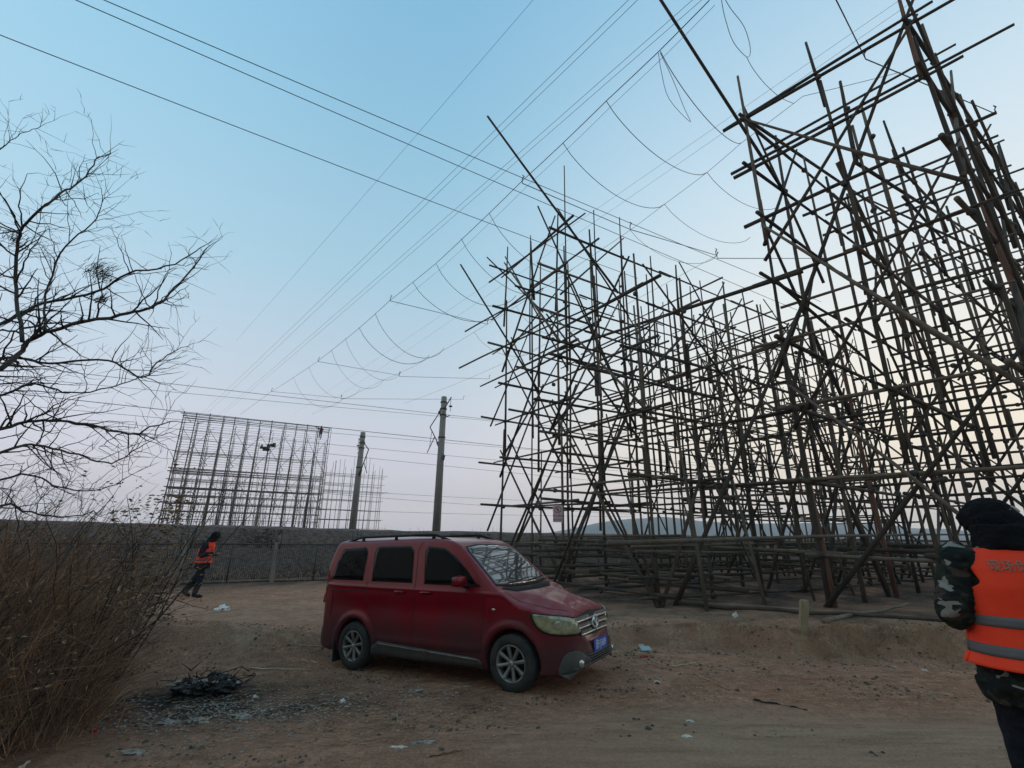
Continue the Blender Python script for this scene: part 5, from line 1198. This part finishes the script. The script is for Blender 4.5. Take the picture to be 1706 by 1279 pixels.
def gravel():
    rr_ = random.Random(3)
    for nm, mm, cnt, s0, s1, lb in (('gravel', 'stake', 16000, .004, .016, 'small pale stones scattered over the bare earth'), ('clods', 'clod', 12000, .005, .024, 'dark clods and crumbs of earth scattered around the van')):
        g = MB()
        for _ in range(cnt):
            x = rr_.uniform(-7, 9); y = 4.6 + 5.5 * rr_.random() ** .9
            if x > 0 and y < 6 and rr_.random() < .85: continue
            if noise.noise((x * .8, y * 1.6, 4)) + .5 * noise.noise((x * 3, y * 4, 1)) < rr_.uniform(-.1, .3): continue
            s_ = rr_.uniform(s0, s1) * (.5 + rr_.random() ** 3 * 1.3); z = Hs(x, y); i0 = len(g.v)
            top = Vector((x + rr_.uniform(-.3, .3) * s_, y, z + s_ * .7)); n = 5; a0 = rr_.random() * 6
            for k in range(n): t = a0 + 6.283 * k / n; q = rr_.uniform(.7, 1.2) * s_; g.v.append(Vector((x + q * math.cos(t), y + q * math.sin(t), z - .004)))
            for k in range(n): t = a0 + 6.283 * k / n; q = rr_.uniform(.4, .8) * s_; g.v.append(Vector((x + q * math.cos(t), y + q * math.sin(t), z + s_ * rr_.uniform(.35, .6))))
            g.v.append(top)
            for k in range(n): k2 = (k + 1) % n; g.f.append((i0 + k, i0 + k2, i0 + n + k2, i0 + n + k)); g.f.append((i0 + n + k, i0 + n + k2, i0 + 2 * n))
        tag(g.build(nm, M[mm], smooth=False), lb, 'stones', kind='stuff')
    g = MB()
    for _ in range(2200):
        x = rr_.gauss(-1.8, 2.6); y = rr_.uniform(5.0, 8.8); z = Hs(x, y) + .006; a = rr_.uniform(-.9, .9); l_ = rr_.uniform(.03, .16); g.tube([(x, y, z), (x + l_ * math.cos(a), y + l_ * math.sin(a), z + rr_.uniform(0, .02))], [.003, .002], 3, False)
    tag(g.build('twig_litter', M['straw']), 'dry sticks and straw trodden into the ground', 'straw', kind='stuff')
gravel()
def ash_bits():
    g = MB(); rr_ = random.Random(12)
    for _ in range(2600):
        if rr_.random() < .6: x = rr_.gauss(-3.2, .9); y = rr_.gauss(6.1, .35)
        else: x = rr_.gauss(-1.6, 1.6); y = rr_.gauss(6.3, .55)
        z = Hs(x, y) + .004; i0 = len(g.v); s_ = rr_.uniform(.006, .022); q = Matrix.Rotation(rr_.uniform(0, 6.3), 3, 'Z') @ Matrix.Rotation(rr_.uniform(-.6, .6), 3, 'X')
        for a, b in ((-1, -.3), (.2, -.7), (1, .1), (.3, .6), (-.6, .5)): g.v.append(Vector((x, y, z + s_ * .3)) + q @ Vector((a * s_ * rr_.uniform(.7, 1.3), b * s_, 0)))
        g.f.append(tuple(range(i0, i0 + 5)))
    tag(g.build('ash_bits', M['ash'], smooth=False), 'pale flecks of ash and paper strewn over the burnt ground left of the van', 'ash', kind='stuff')
ash_bits()
# ------------------------------------------------------------------ burnt heap and litter
def crumple(name, px, py, size, m, label, seed=0, flat=.35, z=None, cat='litter'):
    p = atZ(px, py, .1)
    for _ in range(3): p = atZ(px, py, Hs(p.x, p.y))
    subdiv_ = 5 if size[0] > .3 else 3; bm = bmesh.new(); bmesh.ops.create_icosphere(bm, subdivisions=subdiv_, radius=1)
    for v in bm.verts:
        q = noise.noise(v.co * 1.6 + Vector((seed, 0, 0))) + .7 * noise.noise(v.co * 4 + Vector((0, seed, 0))) + .5 * abs(noise.noise(v.co * 7 + Vector((0, 0, seed)))) + (.4 * noise.noise(v.co * 13) if subdiv_ > 3 else 0); v.co = v.co * (1 + q * .75); v.co = Vector((v.co.x * size[0], v.co.y * size[1], max(v.co.z, -.3) * size[2]))
    me = bpy.data.meshes.new(name); bm.to_mesh(me); bm.free(); o = mesh_obj(name, me, M[m], smooth=False); o.location = (p.x, p.y, Hs(p.x, p.y) + size[2] * .15); tag(o, label, cat); return o, p
o, p = crumple('charred_heap', 338, 1155, (.36, .26, .12), 'char', 'black charred heap of burnt rubbish on the ground left of the van', 3, cat='burnt heap')
h = MB(); rr_ = random.Random(6)
for _ in range(60):
    a = Vector((rr_.gauss(0, .25), rr_.gauss(0, .16), rr_.uniform(.02, .18))); h.tube([a, a + Vector((rr_.gauss(.05, .12), rr_.gauss(0, .08), rr_.uniform(-.02, .12)))], [.008, .004], 4)
tag(h.build('charred_sticks', M['char'], o), kind='stuff')
for i in range(16):
    q = MB().ell((rr_.gauss(.08, .22), -.12 + rr_.gauss(0, .1), .08 + rr_.uniform(0, .08)), (rr_.uniform(.02, .06), rr_.uniform(.02, .04), .012), Matrix.Rotation(rr_.uniform(0, 3), 3, 'Z'), 7, 5).build('ash_flake', M['ash'], o, smooth=False)
for (x, y, s_, m, lb, sd) in ((397, 1196, (.10, .05, .03), 'ash', 'pale crumpled ashy sheet just below the charred heap', 1), (330, 1203, (.09, .05, .03), 'ash', 'pinkish grey ashy rag lower left of the charred heap', 2), (280, 1205, (.09, .06, .02), 'ash', 'small ashy scrap at the left end of the ash patch', 5), (225, 1255, (.10, .05, .02), 'ash', 'ashy scrap near the bottom edge below the weeds', 7),
      (370, 1016, (.13, .08, .07), 'plastic', 'white plastic bag lying behind the clay bank left of the van', 4), (570, 1169, (.035, .028, .02), 'paper', 'crumpled white tissue on the ground below the rear wheel', 8), (425, 1162, (.03, .02, .02), 'paper', 'small pale scrap right of the charred heap', 9), (664, 1245, (.06, .02, .01), 'paper', 'flat white wrapper at the bottom centre of the photo', 10),
      (1225, 1027, (.05, .05, .06), 'paper', 'white cup on the level ground in front of the scaffold', 11), (1072, 1066, (.07, .03, .02), 'litterred', 'pink wrapper beside the pale carton on the bank', 12), (157, 1219, (.03, .03, .03), 'litterred', 'small red scrap at the foot of the brushwood', 13), (1150, 1204, (.035, .02, .015), 'paper', 'little white scrap on the dirt track right of the van', 14),
      (1143, 1227, (.04, .02, .01), 'paper', 'lowest white scrap on the dirt track right of the van', 15), (1095, 1136, (.04, .02, .012), 'paper', 'pale scrap on the ground right of the front bumper', 16), (1532, 1080, (.03, .03, .02), 'paper', 'tiny white scrap on the bank near the person in camouflage', 17), (706, 1238, (.09, .03, .015), 'ash', 'grey scrap beside the reddish stick at the bottom', 18), (1485, 1112, (.05, .03, .02), 'ash', 'pale scrap below the right end of the bank', 19), (693, 1152, (.10, .05, .02), 'ash', 'greyish clump of fibres under the side of the van', 20)):
    crumple('litter_scrap', x, y, s_, m, lb, sd)
def carton():
    p = atZ(1075, 1078, .2); r = empty('carton_scrap', (p.x, p.y, Hs(p.x, p.y) + .02), .2, label='flattened pale blue carton on the clay bank right of the van', cat='carton')
    g = MB().box((0, 0, .015), (.085, .05, .012), Matrix.Rotation(R(28), 3, 'X')); g.box((-.04, .052, .045), (.045, .03, .003), Matrix.Rotation(R(60), 3, 'X')); g.build('board', M['cartonblue'], r, smooth=False)
carton()
def stick(x0, y0, x1, y1, rad, m, label, name='stick', lift=.01, z1=None):
    a = atZ(x0, y0, .12); b = atZ(x1, y1, .12)
    for _ in range(3): a = atZ(x0, y0, Hs(a.x, a.y) + lift); b = atZ(x1, y1, (Hs(b.x, b.y) if z1 is None else z1) + lift)
    n = 9; g = MB(); g.tube([a.lerp(b, i / n) + Vector((0, 0, .006 * math.sin(i * 2.1))) + rv() * rad * .4 for i in range(n + 1)], [rad * (1 - .4 * i / n) for i in range(n + 1)], 6); tag(g.build(name, M[m]), label, 'stick' if name == 'stick' else 'pole')
stick(415, 1113, 520, 1115, .011, 'bamboo_light', 'pale straight stick lying on the ground between the burnt heap and the van')
stick(500, 1075, 556, 1078, .012, 'bamboo_light', 'short pale stick ending at the rear wheel of the van'); stick(492, 1098, 530, 1104, .014, 'bamboo_light', 'pale split stick just behind the rear wheel'); stick(715, 1259, 770, 1248, .011, 'redstick', 'short reddish brown stick at the bottom centre')
stick(20, 1290, 50, 1268, .018, 'bamboo_light', 'white stick end in the bottom left corner'); stick(1155, 1122, 1215, 1148, .009, 'straw', 'thin stick lying right of the van on the dirt track'); stick(1118, 1110, 1160, 1104, .009, 'bamboo_light', 'pale splinter of wood right of the van\'s front')
stick(1255, 1165, 1345, 1182, .010, 'char', 'dark twig lying on the dirt track in the middle right')
stick(1130, 1005, 1600, 1036, .05, 'bamboo', 'long dark bamboo pole lying on the ground along the foot of the near scaffold', 'loose_pole', .06); stick(1372, 1035, 1512, 1006, .045, 'bamboo_pale', 'short pale bamboo pole lying askew with its cut end towards the camera', 'loose_pole', .08)
stick(1000, 985, 1215, 1002, .035, 'bamboo_pale', 'bamboo pole on the ground behind the van bonnet', 'loose_pole', .05)
def stake():
    p = atZ(1339, 1067, .35); r = empty('marker_stake', (p.x, p.y, Hs(p.x, p.y) - .08), label='short leaning yellowish marker post on top of the clay bank', cat='marker post')
    bm = bmesh.new(); bmesh.ops.create_cube(bm, size=1)
    for v in bm.verts: v.co = Vector((v.co.x * .125, v.co.y * .10, (v.co.z + .5) * .56))
    bmesh.ops.bevel(bm, geom=list(bm.edges), offset=.014, segments=2, affect='EDGES'); bmesh.ops.subdivide_edges(bm, edges=bm.edges, cuts=2, use_grid_fill=True)
    for v in bm.verts: v.co += rv() * .003; v.co.x += v.co.z * .20
    me = bpy.data.meshes.new('post'); bm.to_mesh(me); bm.free(); mesh_obj('post', me, M['stake'], r, smooth=False)
stake()
print('all ok')
